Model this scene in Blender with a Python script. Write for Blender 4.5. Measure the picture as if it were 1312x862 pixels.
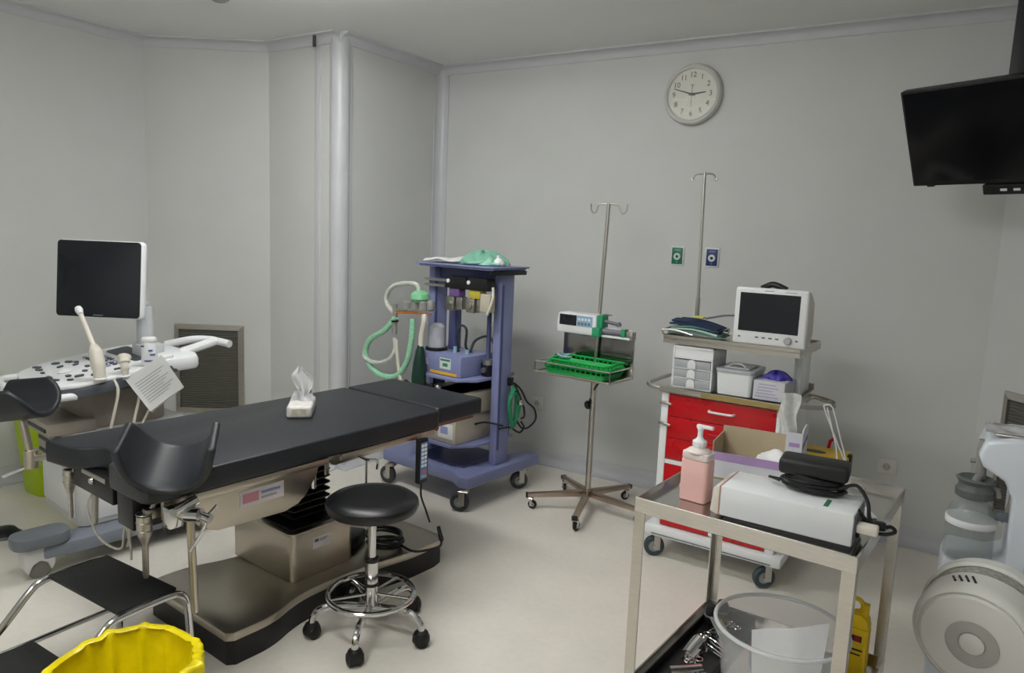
import bpy, bmesh, math, random
from mathutils import Matrix, Vector, Quaternion
random.seed(7)
for o in list(bpy.data.objects): bpy.data.objects.remove(o)
S = bpy.context.scene
COL = S.collection
R = math.radians
PI = math.pi

# ------------------------------------------------------------------ camera, world, exposure
EYE = Vector((0, 0, 1.6))
yaw, pitch, roll = -0.552281, 0.140128, 0.0405908
fw = Vector((math.sin(yaw)*math.cos(pitch), math.cos(yaw)*math.cos(pitch), -math.sin(pitch)))
rt = Vector((math.cos(yaw), -math.sin(yaw), 0)); up = rt.cross(fw)
rt, up = rt*math.cos(roll) + up*math.sin(roll), up*math.cos(roll) - rt*math.sin(roll)
cam = bpy.data.cameras.new('camera'); cam.sensor_width = 36; cam.lens = 930.868/1312*36; cam.clip_start = .02
co = bpy.data.objects.new('camera', cam); COL.objects.link(co)
mw = Matrix((rt, up, -fw)).transposed().to_4x4(); mw.translation = EYE
co.matrix_world = mw
S.camera = co
w = bpy.data.worlds.new('world'); S.world = w; w.use_nodes = True
w.node_tree.nodes['Background'].inputs[0].default_value = (.5, .52, .55, 1)
w.node_tree.nodes['Background'].inputs[1].default_value = .02
S.view_settings.view_transform = 'Standard'; S.view_settings.look = 'None'
S.view_settings.exposure = 0.0; S.view_settings.gamma = 1; S.view_settings.use_curve_mapping = False
LAMP = 21.0          # strength of the ceiling luminaires

# ------------------------------------------------------------------ helpers
def lin(c):
    return tuple(((v/255)/12.92 if v/255 <= .04045 else ((v/255+.055)/1.055)**2.4) for v in c[:3]) + (1,)
MATS = {}
def M(name, rgb=(200, 200, 200), rough=.5, metal=0, var=.06, scale=12, bump=0, trans=0, ior=1.45, emit=0, alpha=1, coat=0, stretch=None, spec=.5, rvar=.08):
    if name in MATS: return MATS[name]
    m = bpy.data.materials.new(name); m.use_nodes = True; nt = m.node_tree; b = nt.nodes['Principled BSDF']
    c = lin(rgb)
    tc = nt.nodes.new('ShaderNodeTexCoord'); no = nt.nodes.new('ShaderNodeTexNoise'); no.inputs['Scale'].default_value = scale
    no.inputs['Detail'].default_value = 4
    src = tc.outputs['Object']
    if stretch:
        mp = nt.nodes.new('ShaderNodeMapping'); mp.inputs['Scale'].default_value = stretch
        nt.links.new(src, mp.inputs[0]); src = mp.outputs[0]
    nt.links.new(src, no.inputs['Vector'])
    rp = nt.nodes.new('ShaderNodeValToRGB')
    rp.color_ramp.elements[0].position = .3; rp.color_ramp.elements[1].position = .7
    rp.color_ramp.elements[0].color = tuple(max(0, v*(1-var)) for v in c[:3]) + (1,)
    rp.color_ramp.elements[1].color = tuple(min(1, v*(1+var)) for v in c[:3]) + (1,)
    nt.links.new(no.outputs[0], rp.inputs[0]); nt.links.new(rp.outputs[0], b.inputs['Base Color'])
    mr = nt.nodes.new('ShaderNodeMapRange'); mr.inputs[3].default_value = max(0, rough-rvar*rough*2); mr.inputs[4].default_value = min(1, rough+rvar*rough*2)
    nt.links.new(no.outputs[0], mr.inputs[0]); nt.links.new(mr.outputs[0], b.inputs['Roughness'])
    b.inputs['Metallic'].default_value = metal; b.inputs['IOR'].default_value = ior
    b.inputs['Transmission Weight'].default_value = trans; b.inputs['Alpha'].default_value = alpha
    b.inputs['Coat Weight'].default_value = coat; b.inputs['Specular IOR Level'].default_value = spec
    if emit:
        b.inputs['Emission Color'].default_value = c; b.inputs['Emission Strength'].default_value = emit
    if bump:
        bp = nt.nodes.new('ShaderNodeBump'); bp.inputs['Strength'].default_value = bump; bp.inputs['Distance'].default_value = .004
        nt.links.new(no.outputs[0], bp.inputs['Height']); nt.links.new(bp.outputs[0], b.inputs['Normal'])
    MATS[name] = m
    return m

def spline(pts, k=6, closed=False):
    P = [Vector(p) for p in pts]; out = []; n = len(P)
    rng = range(n if closed else n-1)
    for i in rng:
        if closed: a, b, c, d = P[(i-1) % n], P[i], P[(i+1) % n], P[(i+2) % n]
        else: a, b, c, d = P[max(i-1, 0)], P[i], P[i+1], P[min(i+2, n-1)]
        for j in range(k):
            t = j/k
            out.append(.5*((2*b) + (c-a)*t + (2*a-5*b+4*c-d)*t*t + (3*b-a-3*c+d)*t*t*t))
    if not closed: out.append(P[-1])
    return out
def arc(cx, cy, r, a0, a1, n=8):
    return [(cx+r*math.cos(R(a0+(a1-a0)*i/n)), cy+r*math.sin(R(a0+(a1-a0)*i/n))) for i in range(n+1)]
def rrect(x0, y0, x1, y1, r, n=5):
    return arc(x1-r, y1-r, r, 0, 90, n) + arc(x0+r, y1-r, r, 90, 180, n) + arc(x0+r, y0+r, r, 180, 270, n) + arc(x1-r, y0+r, r, 270, 360, n)

class MB:
    def __init__(s): s.v = []; s.f = []; s.mark = 0
    def add(s, vs, fs):
        n = len(s.v); s.mark = n
        s.v += [Vector(p) for p in vs]; s.f += [tuple(i+n for i in f) for f in fs]; return s
    def xf(s, m, frm=None):
        for i in range(s.mark if frm is None else frm, len(s.v)): s.v[i] = m @ s.v[i]
        return s
    def box(s, x0, y0, z0, x1, y1, z1, b=0, seg=2):
        if b <= 0:
            return s.add([(x0, y0, z0), (x1, y0, z0), (x1, y1, z0), (x0, y1, z0), (x0, y0, z1), (x1, y0, z1), (x1, y1, z1), (x0, y1, z1)],
                         [(0, 3, 2, 1), (4, 5, 6, 7), (0, 1, 5, 4), (1, 2, 6, 5), (2, 3, 7, 6), (3, 0, 4, 7)])
        bm = bmesh.new(); bmesh.ops.create_cube(bm, size=1)
        for v in bm.verts: v.co = Vector(((x0+x1)/2+v.co.x*(x1-x0), (y0+y1)/2+v.co.y*(y1-y0), (z0+z1)/2+v.co.z*(z1-z0)))
        bmesh.ops.bevel(bm, geom=bm.edges[:], offset=b, segments=seg, profile=.5, affect='EDGES')
        bm.verts.index_update(); s.add([v.co.copy() for v in bm.verts], [[v.index for v in f.verts] for f in bm.faces]); bm.free(); return s
    def prism(s, poly, z0, z1, ax='xy'):
        mp = {'xy': lambda a, b, c: (a, b, c), 'xz': lambda a, b, c: (a, c, b), 'yz': lambda a, b, c: (c, a, b)}[ax]
        n = len(poly)
        vs = [mp(p[0], p[1], z0) for p in poly] + [mp(p[0], p[1], z1) for p in poly]
        fs = [tuple(range(n-1, -1, -1)), tuple(range(n, 2*n))] + [(i, (i+1) % n, n+(i+1) % n, n+i) for i in range(n)]
        return s.add(vs, fs)
    def tube(s, pts, r, n=8, closed=False):
        P = [Vector(p) for p in pts]; m = len(P); vs = []; fs = []
        rad = r if hasattr(r, '__len__') else [r]*m
        t0 = (P[1]-P[0]).normalized(); nrm = t0.orthogonal().normalized()
        for i in range(m):
            if closed: t = (P[(i+1) % m]-P[i-1]).normalized()
            else: t = (P[min(i+1, m-1)]-P[max(i-1, 0)]).normalized()
            nrm = (nrm - t*nrm.dot(t))
            nrm = nrm.normalized() if nrm.length > 1e-6 else t.orthogonal().normalized()
            bn = t.cross(nrm)
            for j in range(n):
                a = 2*PI*j/n; vs.append(P[i]+(nrm*math.cos(a)+bn*math.sin(a))*rad[i])
        for i in range(m if closed else m-1):
            for j in range(n):
                k = (i+1) % m; fs.append((i*n+j, i*n+(j+1) % n, k*n+(j+1) % n, k*n+j))
        if not closed:
            fs.append(tuple(range(n-1, -1, -1))); fs.append(tuple(range((m-1)*n, m*n)))
        return s.add(vs, fs)
    def cyl(s, a, b, r, r2=None, n=16):
        return s.tube([a, b], [r, r if r2 is None else r2], n)
    def lathe(s, prof, n=24, at=(0, 0, 0), closed=False):
        vs = []; fs = []; k = len(prof); at = Vector(at)
        for (r, z) in prof:
            for j in range(n): vs.append(at+Vector((max(r, 1e-5)*math.cos(2*PI*j/n), max(r, 1e-5)*math.sin(2*PI*j/n), z)))
        for i in range(k if closed else k-1):
            for j in range(n):
                q = (i+1) % k; fs.append((i*n+j, i*n+(j+1) % n, q*n+(j+1) % n, q*n+j))
        if not closed: fs.append(tuple(range(n-1, -1, -1))); fs.append(tuple(range((k-1)*n, k*n)))
        return s.add(vs, fs)
    def torus(s, c, r, t, n=40, m=8, rot=None):
        pts = [Vector((r*math.cos(2*PI*i/n), r*math.sin(2*PI*i/n), 0)) for i in range(n)]
        if rot is not None: pts = [rot @ p for p in pts]
        return s.tube([p+Vector(c) for p in pts], t, m, True)
    def grid(s, fn, nu, nv, thick=0):
        vs = []; fs = []
        P = [[Vector(fn(i/nu, j/nv)) for j in range(nv+1)] for i in range(nu+1)]
        for row in P: vs += row
        W = nv+1
        fs = [(i*W+j, (i+1)*W+j, (i+1)*W+j+1, i*W+j+1) for i in range(nu) for j in range(nv)]
        if thick:
            N = len(vs); nr = []
            for i in range(nu+1):
                for j in range(nv+1):
                    du = P[min(i+1, nu)][j]-P[max(i-1, 0)][j]; dv = P[i][min(j+1, nv)]-P[i][max(j-1, 0)]
                    c = du.cross(dv); nr.append(c.normalized() if c.length > 1e-9 else Vector((0, 0, 1)))
            vs = vs + [p-q*thick for p, q in zip(vs, nr)]
            fs = fs + [tuple(N+k for k in reversed(f)) for f in fs]
            ring = [(i, 0) for i in range(nu)] + [(nu, j) for j in range(nv)] + [(i, nv) for i in range(nu, 0, -1)] + [(0, j) for j in range(nv, 0, -1)]
            ids = [a*W+b for a, b in ring]
            for a, b in zip(ids, ids[1:]+ids[:1]): fs.append((b, a, N+a, N+b))
        return s.add(vs, fs)
    def build(s, name, mat, parent=None, bev=0, smooth=35, seg=2):
        me = bpy.data.meshes.new(name); me.from_pydata([tuple(v) for v in s.v], [], s.f)
        bm = bmesh.new(); bm.from_mesh(me); bmesh.ops.recalc_face_normals(bm, faces=bm.faces[:])
        if bev:
            es = [e for e in bm.edges if len(e.link_faces) == 2 and e.calc_face_angle(0) > R(40)]
            bmesh.ops.bevel(bm, geom=es, offset=bev, segments=seg, profile=.5, affect='EDGES', clamp_overlap=True)
        bm.to_mesh(me); bm.free()
        if smooth:
            me.polygons.foreach_set('use_smooth', [True]*len(me.polygons)); me.set_sharp_from_angle(angle=R(smooth))
        me.materials.append(mat)
        o = bpy.data.objects.new(name, me); COL.objects.link(o)
        if parent is not None: o.parent = parent
        return o
def tag(o, label=None, cat=None, group=None, kind=None):
    if label: o['label'] = label
    if cat: o['category'] = cat
    if group: o['group'] = group
    if kind: o['kind'] = kind
    return o
def thing(name, label, cat, loc=(0, 0, 0), rz=0, group=None):
    o = bpy.data.objects.new(name, None); COL.objects.link(o); o.empty_display_size = .05
    o.location = loc; o.rotation_euler = (0, 0, R(rz)); return tag(o, label, cat, group)
def struct(name, mb, mat, parent=None, **k):
    o = mb.build(name, mat, parent, **k)
    if parent is None: o['kind'] = 'structure'
    return o
def share(src, parent, mat4=None):
    c = bpy.data.objects.new(src.name.split('.')[0], src.data); COL.objects.link(c); c.parent = parent
    if mat4 is not None: c.matrix_local = mat4
    return c
def copy_tree(o, parent=None):
    c = o.copy(); COL.objects.link(c); c.parent = parent
    for ch in list(o.children): copy_tree(ch, c)
    return c
def text(name, s, size, mat, parent, m4, depth=.0006):
    cu = bpy.data.curves.new(name, 'FONT'); cu.body = s; cu.size = size; cu.align_x = 'CENTER'; cu.align_y = 'CENTER'; cu.extrude = depth; cu.resolution_u = 3
    t = bpy.data.objects.new(name, cu); COL.objects.link(t)
    bpy.context.view_layer.update()
    me = bpy.data.meshes.new_from_object(t.evaluated_get(bpy.context.evaluated_depsgraph_get()))
    bpy.data.objects.remove(t); me.materials.clear(); me.materials.append(mat)
    o = bpy.data.objects.new(name, me); COL.objects.link(o); o.parent = parent; o.matrix_local = m4
    return o
def frame(o, x, y, z):                     # 4x4 from origin and axes
    m = Matrix((Vector(x), Vector(y), Vector(z))).transposed().to_4x4(); m.translation = Vector(o); return m
def caster(parent, x, y, ztop, r=.05, wid=.03, ang=0, tyre=None, name='caster', fork=None):
    tyre = tyre or M('rubber_grey', (62, 64, 66), .6); fork = fork or STEEL
    m = Matrix.Translation((x, y, 0)) @ Matrix.Rotation(R(ang), 4, 'Z')
    off = .45*r
    a = MB(); a.cyl((0, 0, ztop), (0, 0, 2*r+.008), r*.45, n=12)
    for sx in (-1, 1): a.box(sx*(wid*.5+.006)-.003, off-r*.55, r*.7, sx*(wid*.5+.006)+.003, r*.5, 2*r+.012, .002, 1)
    a.box(-wid*.5-.009, -r*.5, 2*r+.006, wid*.5+.009, r*.6, 2*r+.014, .002, 1)
    a.cyl((-wid*.5-.012, off, r), (wid*.5+.012, off, r), r*.16, n=8)
    a.xf(m, 0); f = a.build(name, fork, parent)
    b = MB(); n = 24
    b.lathe([(r*.55, -wid*.5), (r*.9, -wid*.5), (r, -wid*.3), (r, wid*.3), (r*.9, wid*.5), (r*.55, wid*.5)], n, closed=True)
    b.xf(Matrix.Translation((0, off, r)) @ Matrix.Rotation(R(90), 4, 'Y')); b.xf(m, 0)
    b.build('tyre', tyre, f)
    h = MB(); h.lathe([(.001, -wid*.42), (r*.56, -wid*.42), (r*.56, wid*.42), (.001, wid*.42)], n)
    h.xf(Matrix.Translation((0, off, r)) @ Matrix.Rotation(R(90), 4, 'Y')); h.xf(m, 0)
    h.build('wheel_hub', M('hub_grey', (150, 152, 152), .5), f)
    return f

# ------------------------------------------------------------------ materials
STEEL = M('brushed_steel', (198, 194, 187), .32, 1, .08, 30, stretch=(1, 30, 30))
STEELD = M('satin_steel', (182, 178, 171), .4, 1, .1, 18, stretch=(1, 1, 12))
TSTEEL = M('table_steel', (188, 181, 168), .36, 1, .1, 26, stretch=(1, 30, 30))
CHROME = M('chrome', (205, 205, 205), .12, 1, .03)
WALL = M('wall_paint', (203, 204, 202), .5, 0, .02, 3, spec=.3)
CEIL = M('ceiling_paint', (232, 233, 232), .55, 0, .02, 2, spec=.3)
COVE = M('cove_profile', (196, 197, 201), .35, 0, .03, 6)
BLACKV = M('black_vinyl', (34, 37, 42), .42, 0, .15, 60, bump=.05)
BLACKP = M('black_plastic', (22, 22, 24), .4, 0, .12, 30)
WHITEP = M('white_plastic', (228, 229, 231), .35, 0, .03, 10)
OFFW = M('offwhite_plastic', (214, 208, 196), .4, 0, .04, 10)
WENAM = M('white_enamel', (232, 234, 236), .25, 0, .02, 8)
RED = M('red_enamel', (192, 22, 30), .28, 0, .05, 8)
BLUE = M('lavender_enamel', (130, 136, 178), .35, 0, .05, 8)
BLUED = M('dark_blue_enamel', (82, 88, 132), .4, 0, .06, 8)
SCREEN = M('dark_screen', (26, 29, 35), .18, 0, .08, 5)
GREYP = M('grey_plastic', (108, 113, 120), .45, 0, .05, 12)
PAPER = M('white_paper', (226, 226, 226), .8, 0, .02, 10)
INK = M('dark_ink', (40, 42, 40), .6)
GREENP = M('green_plastic', (20, 170, 78), .35, 0, .08, 12)
YEL = M('yellow_plastic', (224, 188, 20), .4, 0, .06, 10)
LAMPM = M('lamp_diffuser', (252, 253, 250), .5, 0, 0, 4, emit=LAMP)

# ------------------------------------------------------------------ room shell
D = 4.40; XC = -3.41; YB = 3.385; ZC = 2.785; XA = -4.75
XR = 1.9; YN = -2.2
CH0 = (XA, 2.93); CH1 = (-4.065, YB)          # left chamfer
CR0 = (.133, D); CR1 = (.85, D-.717)          # right chamfer
nt = None
fm = M('floor_vinyl', (232, 226, 216), .3, 0, .06, 2.2, spec=.45)
n_ = fm.node_tree; b_ = n_.nodes['Principled BSDF']
v_ = n_.nodes.new('ShaderNodeTexNoise'); v_.inputs['Scale'].default_value = 34; v_.inputs['Detail'].default_value = 6
mx = n_.nodes.new('ShaderNodeMixRGB'); mx.blend_type = 'MULTIPLY'; mx.inputs[0].default_value = .12
old = b_.inputs['Base Color'].links[0].from_socket
tc_ = n_.nodes['Texture Coordinate'] if 'Texture Coordinate' in n_.nodes else n_.nodes.new('ShaderNodeTexCoord')
n_.links.new(tc_.outputs['Object'], v_.inputs['Vector'])
n_.links.new(old, mx.inputs[1]); n_.links.new(v_.outputs[0], mx.inputs[2]); n_.links.new(mx.outputs[0], b_.inputs['Base Color'])
outline = [(XR, YN), (XR, CR1[1]), CR1, CR0, (XC, D), (XC, YB), CH1, CH0, (XA, YN)]
mb = MB(); mb.prism(outline, -.1, 0); fl = struct('floor', mb, fm, smooth=0); tag(fl, 'beige mottled vinyl floor sheet', 'floor')
mb = MB(); mb.prism(outline, ZC, ZC+.1); o = struct('ceiling', mb, CEIL, smooth=0); tag(o, 'plain grey-white ceiling', 'ceiling')
def wall(name, a, b, label, joints=()):
    """a wall of panels between plan points a and b (room side on the left of a->b reversed)"""
    a = Vector(a+(0,)); b = Vector(b+(0,)); d = (b-a); L = d.length; d.normalize(); nrm = Vector((-d.y, d.x, 0))
    m = frame(a, d, nrm, (0, 0, 1))
    back = MB(); back.box(.03, .0124, 0, L-.03, .1, ZC); back.xf(m, 0)
    o = struct(name, back, M('joint_grey', (168, 169, 166), .6), smooth=0); tag(o, label, 'wall')
    js = [0]+sorted(joints)+[L]
    for i in range(len(js)-1):
        p = MB(); g = .0012
        x0 = js[i]+(g if i else 0); x1 = js[i+1]-(g if i < len(js)-2 else 0)
        p.box(x0, 0, 0, x1, .0125, ZC); p.xf(m, 0)
        p.build('wall_panel', WALL, o, smooth=0)
    return o, m, L
wb, wbm, wbL = wall('wall_back', (XC, D), CR0, 'long grey panelled back wall behind the carts', [])
wall('wall_back_left', (XC, YB), (XC, D), 'short grey wall beside the back corner, facing right', [])
wall('wall_return', CH1, (XC, YB), 'narrow grey wall return left of the corner column', [])
wall('wall_chamfer', CH0, CH1, 'slanted grey wall panel above the left metal air grille', [])
wall('wall_left', (XA, YN), CH0, 'grey side wall behind the ultrasound machine', [1.4, 2.6, 3.8])
wall('wall_chamfer_right', CR0, CR1, 'slanted grey wall panel at the right edge behind the suction unit', [])
wall('wall_right_back', CR1, (XR, CR1[1]), 'grey wall beyond the right edge', [])
wall('wall_right', (XR, CR1[1]), (XR, YN), 'grey wall on the right, outside the view', [2.0, 4.0])
wall('wall_rear', (XR, YN), (XA, YN), 'grey wall behind the camera', [2.2, 4.4])
segs = [((XC, D), CR0, 'back wall'), ((XC, YB), (XC, D), 'short wall by the corner'), (CH1, (XC, YB), 'wall return'), (CH0, CH1, 'left slanted panel'), ((XA, YN), CH0, 'left side wall'), (CR0, CR1, 'right slanted panel')]
names = ['back', 'corner', 'return', 'chamfer', 'left', 'chamfer_right']
for k, (a, b, where) in enumerate(segs):
    A = Vector(a+(0,)); B_ = Vector(b+(0,)); d = B_-A; L = d.length; d.normalize(); nr = Vector((d.y, -d.x, 0)); m = frame(A, d, nr, (0, 0, 1))
    e0 = -.0 ; e1 = L
    q = MB(); pr = [(0, ZC), (0, ZC-.062), (.008, ZC-.062), (.012, ZC-.052)] + [(.05-.038*math.cos(R(t)), ZC-.052+.038*math.sin(R(t))) for t in (15, 30, 45, 60, 75)] + [(.05, ZC-.013), (.062, ZC-.01), (.062, ZC)]
    q.prism(pr, e0, e1, 'yz'); q.xf(m @ Matrix(((1, 0, 0, 0), (0, 1, 0, 0), (0, 0, 1, 0), (0, 0, 0, 1))), 0)
    o = struct('trim_%d' % (k+1), q, COVE); tag(o, 'ceiling cove trim along the %s' % where, 'trim')
    q = MB(); pr = [(0, 0), (0, .1), (.006, .1), (.008, .092)] + [(.055-.047*math.cos(R(t)), .055-.047*math.sin(R(t))) for t in (0, 15, 30, 45, 60, 75)] + [(.055, .008), (.07, .006), (.07, 0)]
    q.prism(pr, e0, e1, 'yz'); q.xf(m, 0)
    o = struct('baseboard_'+names[k], q, COVE); tag(o, 'grey coved skirting at the foot of the %s' % where, 'baseboard')
# rounded outer-corner column profile and inner corner cove
q = MB(); q.cyl((XC-.042, YB+.042, 0), (XC-.042, YB+.042, ZC-.012), .063, n=32)
q.box(XC-.22, YB-.005, 0, XC-.17, YB+.01, ZC-.03, .003); q.box(XC-.004, YB+.08, 0, XC+.008, YB+.1, ZC-.03, .003)
o = struct('trim_7', q, COVE); tag(o, 'rounded vertical corner column profile, lavender grey', 'trim')
q = MB(); q.prism([(XC, D), (XC+.075, D), (XC+.075, D-.006)] + [(XC+.06-.055*math.sin(R(t)), D-.06+.055*math.cos(R(t))) for t in (10, 30, 50, 70, 85)][:0] + arc(XC+.06, D-.06, .054, 90, 180, 6) + [(XC+.006, D-.075), (XC, D-.075)], 0, ZC-.02)
o = struct('trim_8', q, COVE); tag(o, 'vertical cove strip in the far back corner', 'trim')
q = MB(); q.box(XC-.175, YB-.064, ZC-.085, XC-.158, YB-.05, ZC-.018)
q.xf(Matrix.Identity(4)); o = struct('trim_9', q, M('gap_dark', (70, 72, 76), .7)); tag(o, 'small dark gap where the ceiling trim meets the column', 'trim')

# ------------------------------------------------------------------ ceiling luminaires (out of frame above)
def luminaire(x, y, rz, label):
    t = thing('ceiling_light', label, 'ceiling light', (x, y, ZC), rz, 'surface mounted ceiling lights')
    h = MB(); h.box(-.63, -.16, -.03, .63, .16, 0, .006); h.build('housing', WENAM, t)
    d = MB(); d.box(-.61, -.145, -.105, .61, .145, -.03, .02); d.build('diffuser', LAMPM, t)
for (x, y, rz, wh) in ((-2.45, 2.3, 0, 'over the operating table'), (-1.5, .8, 0, 'near the room centre'), (-1.3, -.9, 0, 'towards the rear of the room')):
    luminaire(x, y, rz, 'white ceiling light with opal diffuser ' + wh)

# ------------------------------------------------------------------ air grilles
def grille(a, b, off, w_, z0, z1, label):
    A = Vector(a+(0,)); d = (Vector(b+(0,))-A).normalized(); nr = Vector((d.y, -d.x, 0))
    t = thing('air_grille', label, 'air grille'); m = frame(A+d*(off+w_), -d, nr, (0, 0, 1)); t.matrix_world = m
    T = lambda q: q
    fr = .035
    for (p0, p1, p2, p3) in (((0, z1), (w_, z1), (w_-fr, z1-fr), (fr, z1-fr)), ((0, z0), (w_, z0), (w_-fr, z0+fr), (fr, z0+fr)), ((0, z0), (0, z1), (fr, z1-fr), (fr, z0+fr)), ((w_, z0), (w_, z1), (w_-fr, z1-fr), (w_-fr, z0+fr))):
        q = MB()
        vs = [(p0[0], 0, p0[1]), (p1[0], 0, p1[1]), (p2[0], 0, p2[1]), (p3[0], 0, p3[1])]
        tops = [(p0[0], .012, p0[1]), (p1[0], .012, p1[1]), (p2[0], .026, p2[1]), (p3[0], .026, p3[1])]
        q.add(vs+tops, [(0, 1, 2, 3), (4, 5, 6, 7), (0, 1, 5, 4), (1, 2, 6, 5), (2, 3, 7, 6), (3, 0, 4, 7)]); T(q).build('frame_bar', STEELD, t)
    q = MB(); q.box(fr, 0, z0+fr, w_-fr, .006, z1-fr); T(q).build('back_plate', M('grille_back', (118, 116, 110), .45, .3, .08), t)
    n = int((z1-z0-2*fr)/.016); proto = None
    for i in range(n):
        z = z0+fr+.008+i*.016
        if proto is None:
            q = MB(); q.add([(fr, .006, -.006), (w_-fr, .006, -.006), (w_-fr, .016, .003), (fr, .016, .003), (fr, .006, -.004), (w_-fr, .006, -.004), (w_-fr, .016, .005), (fr, .016, .005)],
                            [(0, 1, 2, 3), (4, 5, 6, 7), (0, 1, 5, 4), (1, 2, 6, 5), (2, 3, 7, 6), (3, 0, 4, 7)])
            proto = q.build('slat', M('grille_slat', (140, 138, 131), .42, .3, .06), t, smooth=0); proto.location = (0, 0, z)
        else:
            c = share(proto, t); c.location = (0, 0, z)
    return t
grille(CH0, CH1, .165, .475, .27, .893, 'steel louvred air return grille in the slanted panel behind the ultrasound machine')
grille(CR0, CR1, .146, .475, .29, .932, 'steel air grille at the right picture edge behind the suction unit')

# ------------------------------------------------------------------ operating table
TX = (-2.32, 2.0, 0)
t = thing('operating_table', 'long black padded operating table on a steel base with leg supports', 'operating table', TX, -5.5)
right = [(.262, -.36), (.262, -.27), (.248, -.2), (.222, -.13), (.202, -.05), (.196, .06), (.2, .18), (.215, .3), (.238, .42), (.252, .52), (.255, .68)]
foot = [(-.34, -.40), (-.32, -.425), (.24, -.425), (.262, -.40)]
rs = [(p.x, p.y) for p in spline([(x, y, 0) for x, y in right], 3)]
left = [(-.085-x, y) for x, y in reversed(rs)]
poly = foot + rs + [(.24, .735), (-.32, .735)] + left
def grow(poly, g, c=(-.04, .15)):
    return [(x+(g if x > c[0] else -g), y+(g if y > .6 else (-g if y < -.3 else 0))) for x, y in poly]
q = MB(); q.prism(grow(poly, -.012), .0, .1); q.build('base_skirt', BLACKP, t)
q = MB(); q.prism(poly, .1, .135); q.build('base_deck', TSTEEL, t, bev=.006)
for (x, y) in ((.14, -.43), (-.24, -.43), (.14, .7), (-.24, .7)):
    pass
# column housing with bellows
q = MB(); q.prism(rrect(-.325, -.045, .108, .285, .03), .1352, .335); cb = q.build('column_housing', TSTEEL, t, bev=.003)
q = MB(); q.prism(rrect(-.333, -.053, .116, .293, .034), .335, .347); q.build('housing_lid', TSTEEL, cb, bev=.003)
q = MB(); q.prism(rrect(-.30, -.02, .08, .26, .02), .347, .352); q.build('lid_mat', BLACKP, cb)
q = MB(); q.add([(.109, .06, .25), (.109, .15, .25), (.109, .15, .3), (.109, .06, .3), (.1095, .06, .25), (.1095, .15, .25), (.1095, .15, .3), (.1095, .06, .3)], [(4, 5, 6, 7), (0, 1, 5, 4), (1, 2, 6, 5), (2, 3, 7, 6), (3, 0, 4, 7)])
st = q.build('sticker', PAPER, cb, smooth=0)
q = MB(); q.box(.1093, .07, .278, .1098, .09, .292); q.box(.1093, .095, .286, .1098, .14, .289); q.box(.1093, .095, .279, .1098, .13, .282); q.build('sticker_print', GREYP, cb, smooth=0)
prof = []
for i in range(9):
    z = .353+i*.03
    for s_, g in ((0, 0), (.015, .016)):
        prof.append((z+s_, g))
for i in range(8):
    z = .353+i*.03; q = MB()
    a = rrect(-.24, .03, .02, .22, .02); n = len(a)
    vs = []
    for (zz, g) in ((z, -.014), (z+.013, .006), (z+.017, .006), (z+.03, -.014)):
        vs += [(x+(g if x > -.11 else -g), y+(g if y > .12 else -g), zz) for x, y in a]
    q.add(vs, [tuple(range(n-1, -1, -1)), tuple(range(3*n, 4*n))] + [(k*n+j, k*n+(j+1) % n, (k+1)*n+(j+1) % n, (k+1)*n+j) for k in range(3) for j in range(n)])
    q.build('bellows_fold', BLACKP, t)
q = MB(); q.box(-.2, .02, .59, .0, .24, .69); q.build('column_head', STEELD, t, bev=.004)
# frame under the top
q = MB(); q.box(-.28, -.62, .695, .26, .56, .722); q.box(-.2, .56, .70, .2, .9, .722); q.build('top_frame', BLACKP, t, bev=.003)
side = [(-.655, .722), (-.655, .64), (-.56, .632), (-.53, .6), (-.505, .565), (-.47, .55), (-.2, .54), (-.14, .555), (-.1, .585), (-.06, .64), (-.035, .70), (-.03, .722)]
for x in (.262, -.30):
    q = MB(); q.prism(side, x, x+.022, 'yz'); sp = q.build('side_plate', TSTEEL, t, bev=.004)
    q = MB(); q.prism([(.0, .722), (.0, .70), (.03, .665), (.2, .668), (.6, .69), (.62, .722)], x, x+.022, 'yz'); q.build('side_plate', TSTEEL, t, bev=.003)
    if x > 0:
        xs = x+.0222
        def pad(y0, z0, y1, z1, mat, nm, par, th=.0008, sl=-.52):
            pass
        # slanted maker label
        def quad(y0, y1, z0, z1, xx, mat, nm):
            q = MB(); q.box(xx, y0, z0, xx+.0007, y1, z1); return q.build(nm, mat, sp, smooth=0)
        quad(-.385, -.205, .605, .665, xs, M('label_white', (225, 220, 225), .5), 'maker_label')
        quad(-.375, -.31, .618, .652, xs+.0007, M('label_red', (216, 150, 166), .5), 'label_print')
        quad(-.3, -.22, .638, .648, xs+.0007, M('label_blue', (150, 156, 206), .5), 'label_print')
        quad(-.3, -.235, .62, .628, xs+.0007, M('label_grey', (176, 170, 180), .5), 'label_print')
    sx = 1 if x > 0 else -1
    xr = .315 if x > 0 else -.35
    for (y0, y1) in ((-.60, -.03), (.03, .56)):
        q = MB(); q.box(xr, y0, .695, xr+.012, y1, .72, .002)
        for yy in (y0+.05, y1-.05): q.cyl((xr-.03*sx, yy, .708), (xr+.006, yy, .708), .009, n=10)
        q.build('side_rail', TSTEEL, t)
q = MB(); q.box(.24, .57, .70, .262, .9, .72, .002); q.box(-.3, .57, .70, -.278, .9, .72, .002); q.cyl((.27, .6, .71), (.3, .6, .71), .012, n=12); q.build('head_rail', M('red_reflection_steel', (150, 108, 96), .35, 1, .1), t)  # steel rail, a reddish reflection is put into its colour
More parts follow.
